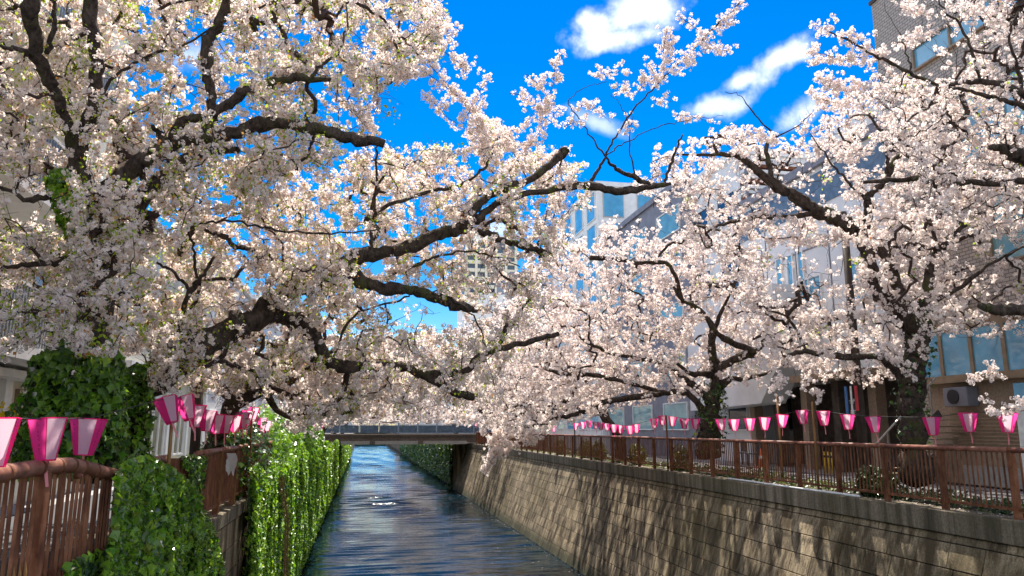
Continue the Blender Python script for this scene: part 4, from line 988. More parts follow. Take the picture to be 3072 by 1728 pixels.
    for q in sp_nodes:
        k = len(q) - 1; rr = np.linspace(.009, .003, k + 1); A.append(q[:-1]); B.append(q[1:]); ra.append(rr[:-1]); rb.append(rr[1:])
        ln = np.linalg.norm(np.diff(q, axis=0), axis=1).sum(); n = int(ln / .02)
        tt = rng.random(n) * k; i0 = np.minimum(tt.astype(int), k - 1); f = (tt - i0)[:, None]
        scand.append(q[i0] * (1 - f) + q[i0 + 1] * f + rng.normal(size=(n, 3)) * .045)
        for _ in range(int(ln / .10)):
            i0 = rng.integers(0, k); s0 = q[i0]; d = rng.normal(size=3); d[2] += .4; d /= np.linalg.norm(d); l2 = rng.uniform(.08, .26); e2 = s0 + d * l2
            A.append(s0[None]); B.append(e2[None]); ra.append(np.array([.004])); rb.append(np.array([.002])); n = max(1, int(l2 / .05)); f = rng.uniform(.4, 1.05, n)[:, None]; scand.append(s0 + (e2 - s0) * f + rng.normal(size=(n, 3)) * .03)
    A, B, ra, rb = map(np.concatenate, (A, B, ra, rb))
    twig_soup(A, B, ra, rb, t)
    P = np.vstack(cand); P = P[rng.permutation(len(P))] if lod == 2 else puff(P, size, rng); P = P[keep(P, rng)]
    if thick:                                       # no flowers sit on the old wood itself
        tk = np.vstack(thick); ok = np.ones(len(P), bool)
        for a_ in range(0, len(P), 2000):
            dd = ((P[a_:a_ + 2000, None, :] - tk[None, :, :3]) ** 2).sum(-1); ok[a_:a_ + 2000] = (dd > (tk[None, :, 3] + .07) ** 2).all(1) | (rng.random(len(dd)) < .2)
        P = P[ok]
    n_want = int(layers * area_m2 / (math.pi * size * size * .75))
    if len(P) > n_want: P = P[np.repeat(rng.random(len(P) // 3 + 1) < n_want / len(P), 3)[:len(P)]]
    if young:
        nl_ = int(len(P) * young * 3.2); pc = P[rng.integers(0, len(P), max(20, nl_ // 26))]
        cl = pc[rng.integers(0, len(pc), nl_)] + rng.normal(size=(nl_, 3)) * .085; half = rng.random(nl_) < .35; cl[half] = P[rng.integers(0, len(P), int(half.sum()))] + rng.normal(size=(int(half.sum()), 3)) * .04
        leaves('young_leaves', cl, rng.normal(size=(nl_, 3)) + [0, 0, .6], size * 1.1, [M['young'], M['bronze_leaf']], t, LEAF2, rng, .8, mi=((half & (rng.random(nl_) < .5)) | (rng.random(nl_) < .10)).astype(int))
    if scand: P = np.vstack([P, puff(np.vstack(scand), size, rng)])
    if lod == 0:                                    # the far side of the crown in a slightly coarser make
        ym = np.quantile(P[:, 1], .48); blossom(P[P[:, 1] <= ym], 0, size, t, rng); blossom(P[P[:, 1] > ym], 1, size * 1.28, t, rng)
    else: blossom(P, lod, size, t, rng)
    STATS.append((label[:30], len(paths), len(P), n_want)); return t

def wb(X, px, py, z=-.05):
    p = atx(px, py, X); return np.array([X, p[1], z])
# ---- left, near tree with the ivy clad trunk
L1 = [([(255, 1430, 100), (262, 1250, 95), (285, 1050, 85), (300, 900, 78), (305, 780, 74), (290, 680, 76), (275, 600, 72)], 10.4, 10.2),
      ([(300, 640, 72), (335, 565, 70), (373, 526, 66), (435, 484, 60), (497, 439, 56), (559, 418, 47), (662, 412, 46), (748, 382, 48), (845, 367, 46), (941, 386, 43), (1038, 410, 40), (1154, 432, 34)], 10.2, 9.7),
      ([(280, 620, 66), (248, 545, 62), (232, 470, 56), (258, 390, 48), (280, 310, 46), (290, 200, 45), (275, 80, 50), (262, -80, 45)], 10.2, 9.2),
      ([(240, 490, 45), (215, 420, 40), (190, 330, 36), (165, 270, 38), (140, 220, 45), (107, 140, 50), (90, 0, 54), (80, -90, 54)], 10.15, 8.9),
      ([(140, 160, 20), (160, 90, 18), (162, 30, 15)], 9.3, 9.1), ([(112, 178, 20), (60, 150, 16), (-10, 136, 12)], 9.4, 9.0),
      ([(600, 425, 32), (622, 390, 33), (640, 345, 33), (704, 298, 36), (748, 266, 33), (820, 246, 31), (893, 232, 28), (1012, 241, 15)], 10.0, 9.8),
      ([(935, 232, 13), (968, 195, 11), (1009, 160, 9), (1038, 87, 7), (1038, 10, 5)], 9.8, 9.8),
      ([(640, 348, 32), (632, 270, 33), (622, 215, 35), (620, 130, 42), (655, 75, 35), (680, 0, 30), (692, -80, 26)], 10.0, 9.6),
      ([(310, 740, 68), (385, 690, 64), (420, 610, 60), (475, 545, 52), (540, 490, 42), (610, 455, 36), (720, 452, 24)], 10.5, 11.4),
      ([(510, 430, 44), (530, 382, 38), (560, 362, 35), (602, 353, 31)], 10.05, 9.9), ([(505, 440, 24), (480, 405, 20), (455, 380, 16)], 10.05, 9.9),
      ([(240, 470, 24), (300, 300, 14), (380, 200, 11), (560, 130, 9), (680, 60, 7)], 10.2, 9.8), ([(190, 560, 26), (100, 600, 18), (20, 570, 14), (-20, 560, 12)], 10.2, 9.6), ([(240, 760, 30), (150, 790, 20), (30, 800, 14), (-20, 830, 10)], 10.3, 9.8),
      ([(700, 60, 9), (830, 0, 7)], 9.8, 9.8), ([(1050, 0, 12), (1130, 40, 11), (1200, 110, 8), (1255, 165, 6)], 9.7, 10.0)]
zL1 = [([(-60, -60), (1290, -60), (1330, 40), (1340, 160), (1250, 215), (1160, 300), (1080, 430), (900, 560), (700, 640), (450, 760), (300, 900), (-60, 1130)], 9.3, 14.0, .93), ([(-60, 860), (420, 830), (450, 1000), (300, 1075), (-60, 1110)], 8.7, 9.6, .07), ([(190, 560), (420, 560), (440, 900), (180, 900)], 8.9, 9.9, .05)]
sL1 = [([(1210, 120), (1290, 60), (1315, 25)], 10, 10.2), ([(1255, 165), (1330, 85), (1345, 130)], 10, 10.2), ([(1230, 150), (1320, 150), (1385, 195), (1380, 165)], 10, 10.4), ([(1000, 165), (1150, 190), (1240, 210), (1180, 240)], 9.8, 10)]
cherry('near left cherry tree with ivy clad trunk and a cut limb reaching right', wb(-3.4, 255, 1425), L1, zL1, 1750, 0, .040, 2.45, sL1, young=.5, seed=3)
# ---- left, second tree leaning out over the water
L2 = [([(345, 1420, 125), (362, 1290, 118), (400, 1190, 108), (500, 1110, 100), (610, 1035, 98), (700, 985, 90), (760, 955, 80), (850, 885, 70), (930, 850, 62), (970, 832, 58)], 11.5, 12.6),
      ([(955, 840, 58), (1014, 803, 60), (1077, 769, 56), (1159, 759, 42), (1255, 730, 45), (1328, 697, 45), (1376, 687, 40), (1415, 629, 35), (1500, 570, 30), (1587, 541, 28), (1645, 497, 28), (1683, 468, 32), (1697, 448, 34)], 12.6, 13.4),
      ([(1376, 690, 36), (1450, 640, 28), (1540, 590, 24), (1645, 570, 23), (1765, 555, 28), (1862, 575, 28), (1949, 560, 22), (2012, 551, 12)], 13.0, 13.6),
      ([(1955, 560, 20), (1930, 545, 18), (1901, 531, 18), (1848, 507, 13), (1818, 472, 8), (1775, 410, 4.5), (1735, 355, 4), (1705, 315, 3), (1715, 290, 2.5), (1750, 265, 2), (1800, 250, 2), (1823, 243, 1.5)], 13.6, 13.6),
      ([(1764, 556, 11), (1795, 510, 12), (1816, 468, 8), (1848, 410, 7), (1901, 328, 6), (1964, 261, 5), (2012, 212, 5), (2070, 159, 4), (2123, 101, 7), (2191, 39, 5), (2230, -5, 4)], 13.6, 13.4),
      ([(1816, 468, 5), (1867, 435, 4), (1935, 396, 3), (2007, 372, 3), (2080, 357, 2), (2170, 347, 1.5)], 13.5, 13.7), ([(1993, 548, 12), (2012, 493, 10), (2030, 440, 8), (2048, 404, 5)], 13.6, 13.6), ([(1906, 530, 7), (1891, 449, 4), (1886, 377, 3), (1858, 310, 2), (1830, 285, 1.5)], 13.6, 13.5),
      ([(985, 830, 50), (1048, 822, 50), (1101, 851, 46), (1183, 866, 40), (1255, 875, 35), (1328, 900, 38), (1386, 919, 32), (1432, 934, 14)], 12.6, 12.4),
      ([(760, 955, 50), (845, 948, 46), (917, 982, 46), (951, 1025, 43), (980, 1073, 41), (1038, 1102, 45), (1111, 1100, 36), (1207, 1102, 30), (1280, 1131, 30), (1338, 1160, 27), (1376, 1184, 27), (1422, 1192, 24)], 12.5, 13.6),
      ([(1200, 1104, 14), (1318, 1122, 24), (1400, 1112, 24), (1434, 1073, 22), (1497, 1049, 22), (1572, 1028, 20), (1675, 1001, 16)], 13.2, 14.2), ([(1490, 1050, 16), (1508, 1010, 15), (1521, 972, 14)], 13.6, 13.6), ([(985, 1085, 26), (960, 1082, 22), (932, 1080, 18)], 12.9, 12.8),
      ([(1410, 690, 24), (1463, 701, 22), (1521, 726, 22), (1600, 745, 20), (1640, 757, 10)], 13.1, 12.8),
      ([(560, 1060, 26), (541, 964, 20), (570, 877, 19), (604, 833, 15), (643, 770, 8)], 11.8, 11.2), ([(570, 872, 13), (522, 819, 11), (469, 788, 8)], 11.4, 11.2), ([(590, 835, 11), (580, 742, 9), (565, 684, 8), (628, 669, 8), (700, 664, 8), (797, 687, 8), (893, 697, 7), (1038, 697, 6), (1135, 687, 5)], 11.4, 11.0),
      ([(1115, 768, 12), (1115, 690, 12), (1125, 640, 10), (1130, 480, 8), (1132, 432, 6)], 12.7, 12.3), ([(1120, 650, 14), (1149, 623, 15), (1280, 580, 13), (1376, 556, 11), (1454, 507, 9), (1473, 464, 7), (1500, 400, 6)], 12.5, 12.6),
      ([(1250, 875, 8), (1340, 890, 7), (1420, 950, 6), (1460, 1040, 4)], 12.4, 12.2), ([(1000, 1070, 9), (1060, 950, 8), (1200, 900, 7), (1250, 860, 5)], 12.8, 12.4), ([(1240, 800, 10), (1310, 770, 9), (1400, 755, 7), (1480, 770, 5), (1560, 800, 4)], 12.6, 12.2)]
zL2 = [([(330, 760), (640, 640), (880, 560), (1080, 450), (1300, 440), (1440, 330), (1560, 430), (1700, 470), (1800, 600), (1720, 720), (1640, 800), (1560, 1000), (1500, 1180), (1380, 1230), (1100, 1250), (800, 1250), (560, 1180), (430, 1150), (330, 1000)], 11.9, 16.6, .9), ([(420, 1010), (560, 960), (640, 1000), (600, 1110), (460, 1190), (420, 1130)], 10.6, 11.5, .045), ([(780, 830), (1000, 760), (1080, 830), (980, 900), (820, 940)], 11.3, 12.1, .055)]
sL2 = [([(1290, 195), (1330, 240), (1370, 285), (1420, 330), (1460, 380), (1520, 450)], 12.5, 12.7), ([(1275, 215), (1350, 270), (1400, 320), (1440, 390), (1480, 430)], 12.5, 12.7), ([(1400, 350), (1440, 270), (1465, 235)], 12.6, 12.5), ([(1270, 285), (1310, 315), (1340, 350), (1400, 390), (1450, 430)], 12.3, 12.5),
       ([(1580, 222), (1625, 266), (1645, 310), (1616, 400), (1570, 460)], 13, 13), ([(1681, 164), (1664, 208), (1659, 251), (1640, 309), (1620, 380)], 13, 13), ([(1529, 280), (1560, 285), (1597, 309), (1640, 340)], 13, 13), ([(1480, 420), (1560, 380), (1620, 330), (1690, 330)], 13, 13.2), ([(1360, 470), (1440, 440), (1540, 430), (1640, 420)], 12.8, 13),
       ([(1964, 261), (2012, 212), (2070, 159), (2123, 101), (2191, 39), (2230, -5)], 13.4, 13.4), ([(2041, 53), (2075, 75), (2110, 100)], 13.4, 13.4), ([(2002, 82), (1995, 120), (1988, 169), (1973, 232)], 13.4, 13.4), ([(2010, 100), (2015, 150), (1998, 190)], 13.4, 13.4), ([(2191, 155), (2150, 148), (2113, 150), (2070, 190), (2040, 210)], 13.3, 13.4), ([(2205, 60), (2180, 70), (2150, 80)], 13.4, 13.4), ([(1945, 190), (1965, 230), (1940, 262)], 13.4, 13.4),
       ([(1785, 232), (1830, 218), (1867, 213), (1885, 225)], 13.5, 13.5), ([(1925, 215), (1935, 240), (1920, 270), (1895, 290)], 13.5, 13.5), ([(1720, 330), (1760, 312), (1785, 325), (1833, 367)], 13.6, 13.5), ([(1965, 300), (1985, 305), (2020, 305)], 13.4, 13.4), ([(2026, 345), (2080, 350), (2140, 370)], 13.7, 13.7), ([(1840, 285), (1850, 280), (1870, 270), (1905, 275)], 13.5, 13.5), ([(1690, 380), (1730, 365), (1760, 370)], 13.5, 13.5), ([(1900, 350), (1890, 380), (1870, 400)], 13.5, 13.5)]
cherry('leaning left cherry tree whose mossy limbs stretch across the canal', np.array([*aty(345, 1420, 11.5)[:2], -.05]), L2, zL2, 1750, 0, .040, 2.35, sL2, young=.38, seed=5)
# ---- right, near tree
bR1 = wb(11.9, 2745, 1405); y1 = bR1[1]
R1 = [([(2750, 1425, 104), (2740, 1330, 84), (2735, 1250, 78), (2735, 1180, 76), (2750, 1120, 60), (2759, 1060, 52), (2769, 1007, 50), (2773, 935, 45), (2783, 862, 36), (2793, 790, 30), (2812, 751, 24), (2880, 688, 16), (2923, 664, 8)], y1, y1 - .3),
      ([(2735, 1200, 46), (2706, 1125, 46), (2680, 1095, 42), (2657, 1080, 36), (2638, 1070, 26), (2508, 1070, 22), (2416, 1055, 18), (2350, 1070, 12)], y1, y1 + .6),
      ([(2735, 1130, 50), (2735, 1010, 52), (2690, 945, 50), (2640, 870, 52), (2605, 780, 50), (2588, 705, 54)], y1 + .1, y1 + .5),
      ([(2590, 720, 52), (2570, 692, 54), (2508, 655, 50), (2445, 630, 47), (2382, 587, 42), (2330, 556, 38), (2263, 502, 27), (2220, 473, 22), (2171, 464, 13), (2031, 464, 8)], y1 + .4, y1 + 1.2),
      ([(2321, 548, 18), (2297, 440, 14), (2326, 410, 9), (2273, 357, 5), (2224, 290, 3), (2176, 275, 2)], y1 + .9, y1 + .9), ([(2326, 412, 7), (2400, 372, 4), (2440, 330, 2)], y1 + .9, y1 + .7),
      ([(2455, 630, 16), (2400, 648, 18), (2297, 648, 15), (2186, 668, 12), (2130, 690, 7)], y1 + .6, y1 + 1.), ([(2600, 720, 30), (2604, 620, 28), (2600, 592, 22), (2640, 560, 20), (2664, 530, 22), (2685, 480, 20), (2735, 435, 17), (2818, 381, 10)], y1 + .3, y1), ([(2662, 520, 14), (2660, 455, 15), (2640, 393, 10)], y1, y1),
      ([(2740, 1000, 40), (2690, 850, 40), (2660, 780, 36), (2638, 740, 24)], y1, y1 - .3), ([(2775, 900, 24), (2850, 880, 18), (2960, 800, 12), (3070, 740, 8)], y1 - .2, y1 - .6), ([(2600, 600, 12), (2540, 540, 9), (2480, 470, 6), (2430, 400, 3)], y1 + .3, y1 + .2),
      ([(2420, 1055, 10), (2370, 960, 9), (2300, 930, 7)], y1 + .6, y1 + .7)]
zR1 = [([(1960, 470), (2120, 400), (2330, 330), (2470, 300), (2640, 330), (2860, 330), (3120, 420), (3120, 1000), (2850, 1060), (2600, 1160), (2420, 1150), (2280, 1080), (2220, 900), (2150, 760), (2020, 700), (1900, 560)], y1 - .2, y1 + 5, .92), ([(2540, 640), (2860, 640), (2880, 1000), (2800, 1130), (2600, 1120)], y1 - 1.7, y1 - .4, .08)]
sR1 = [([(2200, 420), (2270, 400), (2330, 420)], y1, y1), ([(2453, 232), (2500, 245), (2573, 249), (2590, 260)], y1 - 1.5, y1 - 1.5), ([(2470, 255), (2560, 275), (2680, 260)], y1 - 1.5, y1 - 1.5), ([(2440, 290), (2520, 310), (2600, 300)], y1 - 1, y1 - 1), ([(2400, 1150), (2440, 1180), (2470, 1190)], y1, y1), ([(2350, 1130), (2330, 1160), (2310, 1185)], y1, y1)]
cherry('near right cherry tree with a mossy forked trunk behind the railing', bR1, R1, zR1, 1900, 1, .053, 3.1, sR1, young=.02, seed=8)
# ---- right, tree out of the frame whose limbs come in from the edge
R0 = [([(3900, 1420, 150), (3880, 1200, 140), (3700, 900, 120), (3400, 640, 90), (3180, 500, 66), (3072, 472, 56), (3029, 452, 42), (2965, 443, 16)], 8.4, 9.6),
      ([(3330, 600, 60), (3200, 380, 40), (3072, 284, 27), (3004, 253, 23), (2930, 244, 19), (2859, 253, 15), (2797, 249, 13), (2735, 224, 12), (2685, 195, 11), (2615, 161, 9), (2548, 124, 7), (2486, 95, 5)], 9.4, 9.8),
      ([(3180, 390, 22), (3072, 319, 18), (2983, 294, 16), (2900, 269, 12), (2810, 261, 8)], 9.5, 9.7), ([(3380, 640, 50), (3180, 560, 32), (3072, 545, 26), (2880, 551, 22), (2735, 538, 20), (2590, 547, 12)], 9.2, 10.5),
      ([(2940, 244, 12), (2913, 145, 11), (2880, 75, 9), (2838, 33, 7), (2805, -20, 5)], 9.7, 9.6), ([(3700, 980, 80), (3300, 930, 52), (3072, 930, 42), (3000, 930, 36), (2942, 918, 26)], 8.9, 9.4), ([(3072, 284, 14), (3054, 207, 12), (3030, 110, 9), (3060, 20, 6)], 9.6, 9.4), ([(2740, 226, 8), (2720, 160, 6), (2700, 100, 4)], 9.7, 9.7)]
zR0 = [([(2640, 10), (2740, -40), (2850, -80), (3180, -80), (3180, 720), (2960, 700), (2780, 620), (2640, 420), (2560, 300), (2620, 200), (2800, 180), (2760, 80)], 9.2, 12.5, 1.0)]
sR0 = [([(2685, 195), (2615, 161), (2548, 124), (2486, 95), (2470, 80)], 9.8, 9.8), ([(2560, 180), (2500, 170), (2445, 161), (2440, 190)], 9.8, 9.8), ([(2590, 174), (2540, 170), (2480, 172)], 9.8, 9.8), ([(2600, 150), (2570, 110), (2560, 90)], 9.8, 9.8), ([(2640, 180), (2610, 130), (2595, 140)], 9.8, 9.8), ([(2700, 25), (2750, 35), (2800, 50)], 9.7, 9.7), ([(2680, 130), (2740, 120), (2790, 105)], 9.7, 9.7), ([(2960, 1235), (3030, 1225), (3072, 1200)], 9.6, 9.6), ([(2990, 1110), (2960, 1130), (2915, 1140)], 10, 10)]
cherry('right hand cherry tree standing outside the frame, its blossom reaching in from the edge', (float(aty(3900, 1420, 8.4)[0]), 8.4, -.05), R0, zR0, 850, 0, .042, 2.4, sR0, young=.03, seed=9)
# ---- right, second tree
bR2 = wb(11.9, 2128, 1350); y2 = bR2[1]
R2 = [([(2128, 1372, 75), (2128, 1300, 60), (2133, 1240, 56), (2140, 1185, 44), (2150, 1130, 34), (2145, 1080, 30)], y2, y2), ([(2140, 1190, 30), (2185, 1140, 22), (2230, 1135, 16), (2300, 1120, 10)], y2, y2 - .5), ([(2130, 1200, 30), (2090, 1165, 26), (2050, 1135, 22), (2007, 1100, 16), (1911, 1073, 10)], y2, y2 + 1), ([(2145, 1130, 26), (2110, 1120, 20), (2075, 1122, 16), (2030, 1090, 12)], y2, y2),
      ([(2150, 1110, 30), (2220, 1070, 26), (2268, 1059, 25), (2200, 1030, 22), (2147, 996, 18), (2120, 950, 12)], y2 - .3, y2 - 1.5), ([(2265, 1062, 22), (2283, 1035, 20), (2321, 1001, 20), (2370, 962, 18), (2389, 909, 14), (2392, 880, 10)], y2 - .8, y2 - 2), ([(2143, 1090, 30), (2133, 1035, 28), (2138, 986, 24), (2100, 930, 16), (2046, 900, 12), (2020, 860, 8)], y2, y2 - .5),
      ([(2120, 1240, 26), (2060, 1180, 22), (1990, 1180, 20), (1857, 1199, 20), (1790, 1213, 18), (1732, 1242, 16), (1679, 1252, 14), (1611, 1276, 11), (1524, 1281, 7)], y2, y2 + 1.5), ([(2000, 1180, 16), (1850, 1140, 14), (1756, 1122, 15), (1693, 1122, 13), (1626, 1105, 9)], y2 + .4, y2 + 2), ([(2010, 1100, 14), (1940, 1080, 14), (1848, 1064, 14), (1800, 1044, 13), (1750, 1020, 10), (1720, 980, 7)], y2 + .6, y2 + 1),
      ([(2050, 910, 14), (2012, 800, 14), (1959, 788, 15), (1901, 788, 15), (1857, 779, 16), (1770, 774, 18)], y2 - .5, y2 - 1), ([(1955, 790, 10), (2012, 730, 9), (2050, 726, 7), (2080, 640, 6)], y2 - .7, y2 - 1), ([(2138, 1000, 16), (2180, 900, 12), (2220, 800, 9), (2200, 720, 6)], y2, y2 - 1)]
zR2 = [([(1560, 780), (1700, 690), (1900, 640), (2100, 700), (2300, 800), (2440, 900), (2460, 1040), (2330, 1120), (2150, 1190), (1900, 1210), (1720, 1270), (1520, 1300), (1440, 1200), (1480, 980)], y2 - 1.6, y2 + 5.5, 1.0)]
sR2 = [([(1540, 1290), (1500, 1330), (1480, 1370), (1455, 1410)], 26, 26), ([(1600, 1290), (1560, 1330), (1520, 1350), (1480, 1380)], 26, 26), ([(1570, 1300), (1530, 1310), (1500, 1350), (1460, 1400)], 25.5, 26), ([(1640, 1290), (1600, 1320), (1570, 1330)], 26, 26), ([(1500, 1290), (1480, 1320), (1470, 1360), (1450, 1425)], 26, 26)]
cherry('second right cherry tree with an ivy covered trunk leaning over the wall', bR2, R2, zR2, 1900, 1, .062, 3.0, sR2, young=.015, seed=12, maxlen=2)
# ---- trees farther along both banks
cherry('third left cherry tree low over the ivy wall beyond the lantern line', (-3.3, 17, -.05), [], [([(640, 1090), (900, 1010), (1180, 1010), (1260, 1100), (1190, 1210), (980, 1260), (880, 1320), (760, 1290), (640, 1230)], 14.6, 18.6, 1.)], 620, 1, .05, 2.2, young=.08, seed=14, auto=(.7, 2.2, .2, 7), maxlen=2.5)
cherry('third right cherry tree whose crown hangs over the wall before the bridge', (11.9, 33.5, -.05), [], [([(1400, 1000), (1500, 900), (1700, 860), (1880, 1000), (1880, 1180), (1760, 1240), (1560, 1300), (1450, 1310), (1380, 1230), (1360, 1090)], 29, 38, 1.)], 950, 2, .085, 3., seed=15, auto=(-.8, 2.4, .22, 7), maxlen=3, r0=.006)
cherry('fourth left cherry tree above the ivy wall on the left bank', (-3.3, 38, -.05), [], [([(740, 1120), (900, 1050), (1040, 1080), (1060, 1200), (1000, 1270), (880, 1330), (800, 1300)], 34, 44, 1.)], 450, 2, .09, 2.2, seed=16, auto=(.4, 2.4, .22, 6), maxlen=3, young=.04, r0=.006)
cherry('fourth right cherry tree close before the distant bridge', (11.9, 62, -.05), [], [([(1190, 1010), (1400, 950), (1640, 980), (1660, 1230), (1500, 1300), (1330, 1290), (1190, 1240)], 58, 71, 1.)], 800, 2, .12, 2.4, seed=17, auto=(-.8, 2.6, .25, 8), maxlen=5, r0=.009)
cherry('fifth left cherry tree close before the distant bridge', (-3.3, 62, -.05), [], [([(880, 1130), (1050, 1030), (1300, 1000), (1330, 1200), (1150, 1258), (960, 1290), (880, 1310)], 57, 71, 1.)], 700, 2, .12, 2.4, seed=18, auto=(.8, 2.6, .25, 7), maxlen=5, r0=.009)
cherry('cherry tree on the left bank just beyond the bridge', (-3.3, 90, -.05), [], [([(980, 1150), (1130, 1060), (1300, 1080), (1300, 1276), (1000, 1280)], 84, 104, 1.)], 650, 2, .16, 3.2, seed=19, auto=(1, 3, .25, 6), maxlen=6, r0=.012)
cherry('cherry tree on the right bank just beyond the bridge', (11.5, 92, -.05), [], [([(1200, 1060), (1450, 1020), (1520, 1120), (1480, 1276), (1230, 1276)], 84, 106, 1.)], 700, 2, .16, 3.2, seed=20, auto=(-1, 3, .25, 6), maxlen=6, r0=.012)
cherry('farthest cherry tree closing the view above the canal', (-3.3, 135, -.05), [], [([(1010, 1190), (1100, 1120), (1250, 1100), (1330, 1150), (1300, 1280), (1010, 1282)], 125, 155, 1.)], 500, 2, .25, 3., seed=21, auto=(1, 3, .25, 6), maxlen=9, r0=.02)

# ================================================================== IVY, HEDGES, GROUND COVER
_LAT = np.random.default_rng(99).random((64, 64))
def vn(a, b):
    a = np.asarray(a, float); b = np.asarray(b, float); i = np.floor(a).astype(int); j = np.floor(b).astype(int); f = a - i; g = b - j
    f = f * f * (3 - 2 * f); g = g * g * (3 - 2 * g); L_ = lambda p, q: _LAT[p % 64, q % 64]
    return (L_(i, j) * (1 - f) + L_(i + 1, j) * f) * (1 - g) + (L_(i, j + 1) * (1 - f) + L_(i + 1, j + 1) * f) * g
def wob(a, b, s=0):
    a = np.asarray(a, float) + s * 7.3; b = np.asarray(b, float) + s * 3.1
    return np.clip(.5 + 1.05 * (.5 * vn(a * .75, b * .75) + .3 * vn(a * 1.7 + 9, b * 1.7) + .2 * vn(a * 4.1, b * 4.1 + 5) - .5), 0, 1.1)
def wall_ivy(name, label, X, side, y0, y1, n, size, z0=WZ, z1=.35, mats=None, depth=.45, seed=1, density_pow=1., topf=None):
    rng = np.random.default_rng(seed); u = rng.random(n) ** density_pow; Y = y0 + (y1 - y0) * u
    top = z1 + 1.3 * (wob(Y * .9, Y * .2, 3) - .5); bot = z0 + .1 + 1.0 * np.clip(wob(Y * 1.6, 0 * Y, 5) - .35, 0, 1)
    Z = bot + (top - bot) * rng.random(n)
    off = .06 + depth * wob(Y, Z * .45, 1) * np.clip((Z - z0) / 1.2, .25, 1)
    ragged = y0 + 1.0 * wob(Z * 1.3, Z, 2); k = Y > ragged; Y, Z, off = Y[k], Z[k], off[k]
    off2 = off * np.where(rng.random(len(Y)) < .75, rng.uniform(.8, 1.08, len(Y)), rng.uniform(.3, 1, len(Y)))
    P = np.column_stack([X + side * off2, Y, Z])
    e_ = .05; gy = (wob(Y + e_, Z * .45, 1) - wob(Y, Z * .45, 1)) / e_ * depth; nr = np.column_stack([side * np.ones(len(Y)), -gy * .8, .85 + 0 * Y])
    nr /= np.linalg.norm(nr, axis=1)[:, None]
    o = leaves(name, P, nr, size * (1 + .6 * (Y - y0) / max(y1 - y0, 1)), mats, None, LEAF2, rng, .6, mi=(rng.random(len(Y)) < .2).astype(int) if isinstance(mats, list) else None); tag(o, label, 'ivy')
    # inner mat of stems and shaded leaves
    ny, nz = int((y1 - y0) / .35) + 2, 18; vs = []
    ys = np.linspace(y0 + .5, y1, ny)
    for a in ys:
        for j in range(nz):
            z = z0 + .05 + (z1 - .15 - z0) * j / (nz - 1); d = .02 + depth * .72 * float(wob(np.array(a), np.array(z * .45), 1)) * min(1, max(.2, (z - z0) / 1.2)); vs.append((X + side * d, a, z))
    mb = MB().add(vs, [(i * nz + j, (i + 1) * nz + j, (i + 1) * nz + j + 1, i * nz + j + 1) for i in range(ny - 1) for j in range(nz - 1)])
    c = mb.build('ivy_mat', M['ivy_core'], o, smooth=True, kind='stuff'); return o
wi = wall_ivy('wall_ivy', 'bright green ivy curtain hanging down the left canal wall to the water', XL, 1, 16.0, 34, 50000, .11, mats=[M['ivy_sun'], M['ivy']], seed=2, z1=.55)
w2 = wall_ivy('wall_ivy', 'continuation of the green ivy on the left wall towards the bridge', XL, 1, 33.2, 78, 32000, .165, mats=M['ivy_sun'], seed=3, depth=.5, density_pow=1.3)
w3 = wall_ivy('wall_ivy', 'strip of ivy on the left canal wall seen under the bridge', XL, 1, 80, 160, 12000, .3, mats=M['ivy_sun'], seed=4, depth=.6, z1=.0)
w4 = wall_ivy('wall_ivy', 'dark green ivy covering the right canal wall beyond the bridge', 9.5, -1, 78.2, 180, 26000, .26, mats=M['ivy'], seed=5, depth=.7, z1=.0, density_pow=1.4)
# brown dry vines hanging in the left ivy
dv = MB()
for k in range(9):
    y = 19.8 + .16 * k + random.uniform(-.1, .1); x = XL + .62
    dv.tube([(x - .2, y - .2, .3), (x, y, -.8), (x + .04, y + random.uniform(-.2, .2), -2.2), (x - .03, y + random.uniform(-.3, .3), -3.9)], [.006, .008, .007, .004], 5)
tag(dv.build('dry_vines', M['stem'], kind='stuff'), 'brown dry vine stems hanging in the bright ivy', 'vine')
# mound of ivy spilling over the left fence
rng = np.random.default_rng(31)
def mound(name, label, poly, n, X0, X1, size, mats, tm=LEAF4, bulge=.5, jit=.5):
    p = np.array(poly, float); lo, hi = p.min(0), p.max(0); q = lo + rng.random((n * 3, 2)) * (hi - lo); q = q[inpoly(q, poly)][:n]
    P = atx(q[:, 0], q[:, 1], .5 * (X0 + X1)); XX = X0 + (X1 - X0) * np.clip(.15 + bulge * wob(P[:, 1] * 1.6, P[:, 2] * 1.2, 4), 0, 1.2) * rng.uniform(.55, 1.05, len(P)) ** .6
    P = atx(q[:, 0], q[:, 1], XX)
    e_ = .04; gy = (wob((P[:, 1] + e_) * 1.6, P[:, 2] * 1.2, 4) - wob(P[:, 1] * 1.6, P[:, 2] * 1.2, 4)) / e_ * bulge * (X1 - X0)
    nr = np.column_stack([np.ones(len(P)), -gy - .15, .55 + 0 * gy]); nr /= np.linalg.norm(nr, axis=1)[:, None]
    o = leaves(name, P, nr, size, mats, None, tm, rng, jit, mi=np.minimum((rng.random(len(P)) * 1.8).astype(int) + (rng.random(len(P)) < .12), len(mats) - 1) if isinstance(mats, list) else None); tag(o, label, 'ivy'); return o
mp = [(352, 1432), (380, 1392), (430, 1375), (470, 1380), (500, 1402), (560, 1440), (590, 1490), (615, 1540), (645, 1600), (668, 1690), (672, 1760), (300, 1760), (318, 1700), (345, 1600), (350, 1500)]
mo = mound('ivy_mound', 'thick mound of dark glossy ivy spilling over the left fence down the wall', mp, 9000, XFL - .02, XFL + .6, .108, [M['ivy'], M['ivy_sun'], M['weed']], jit=.8)
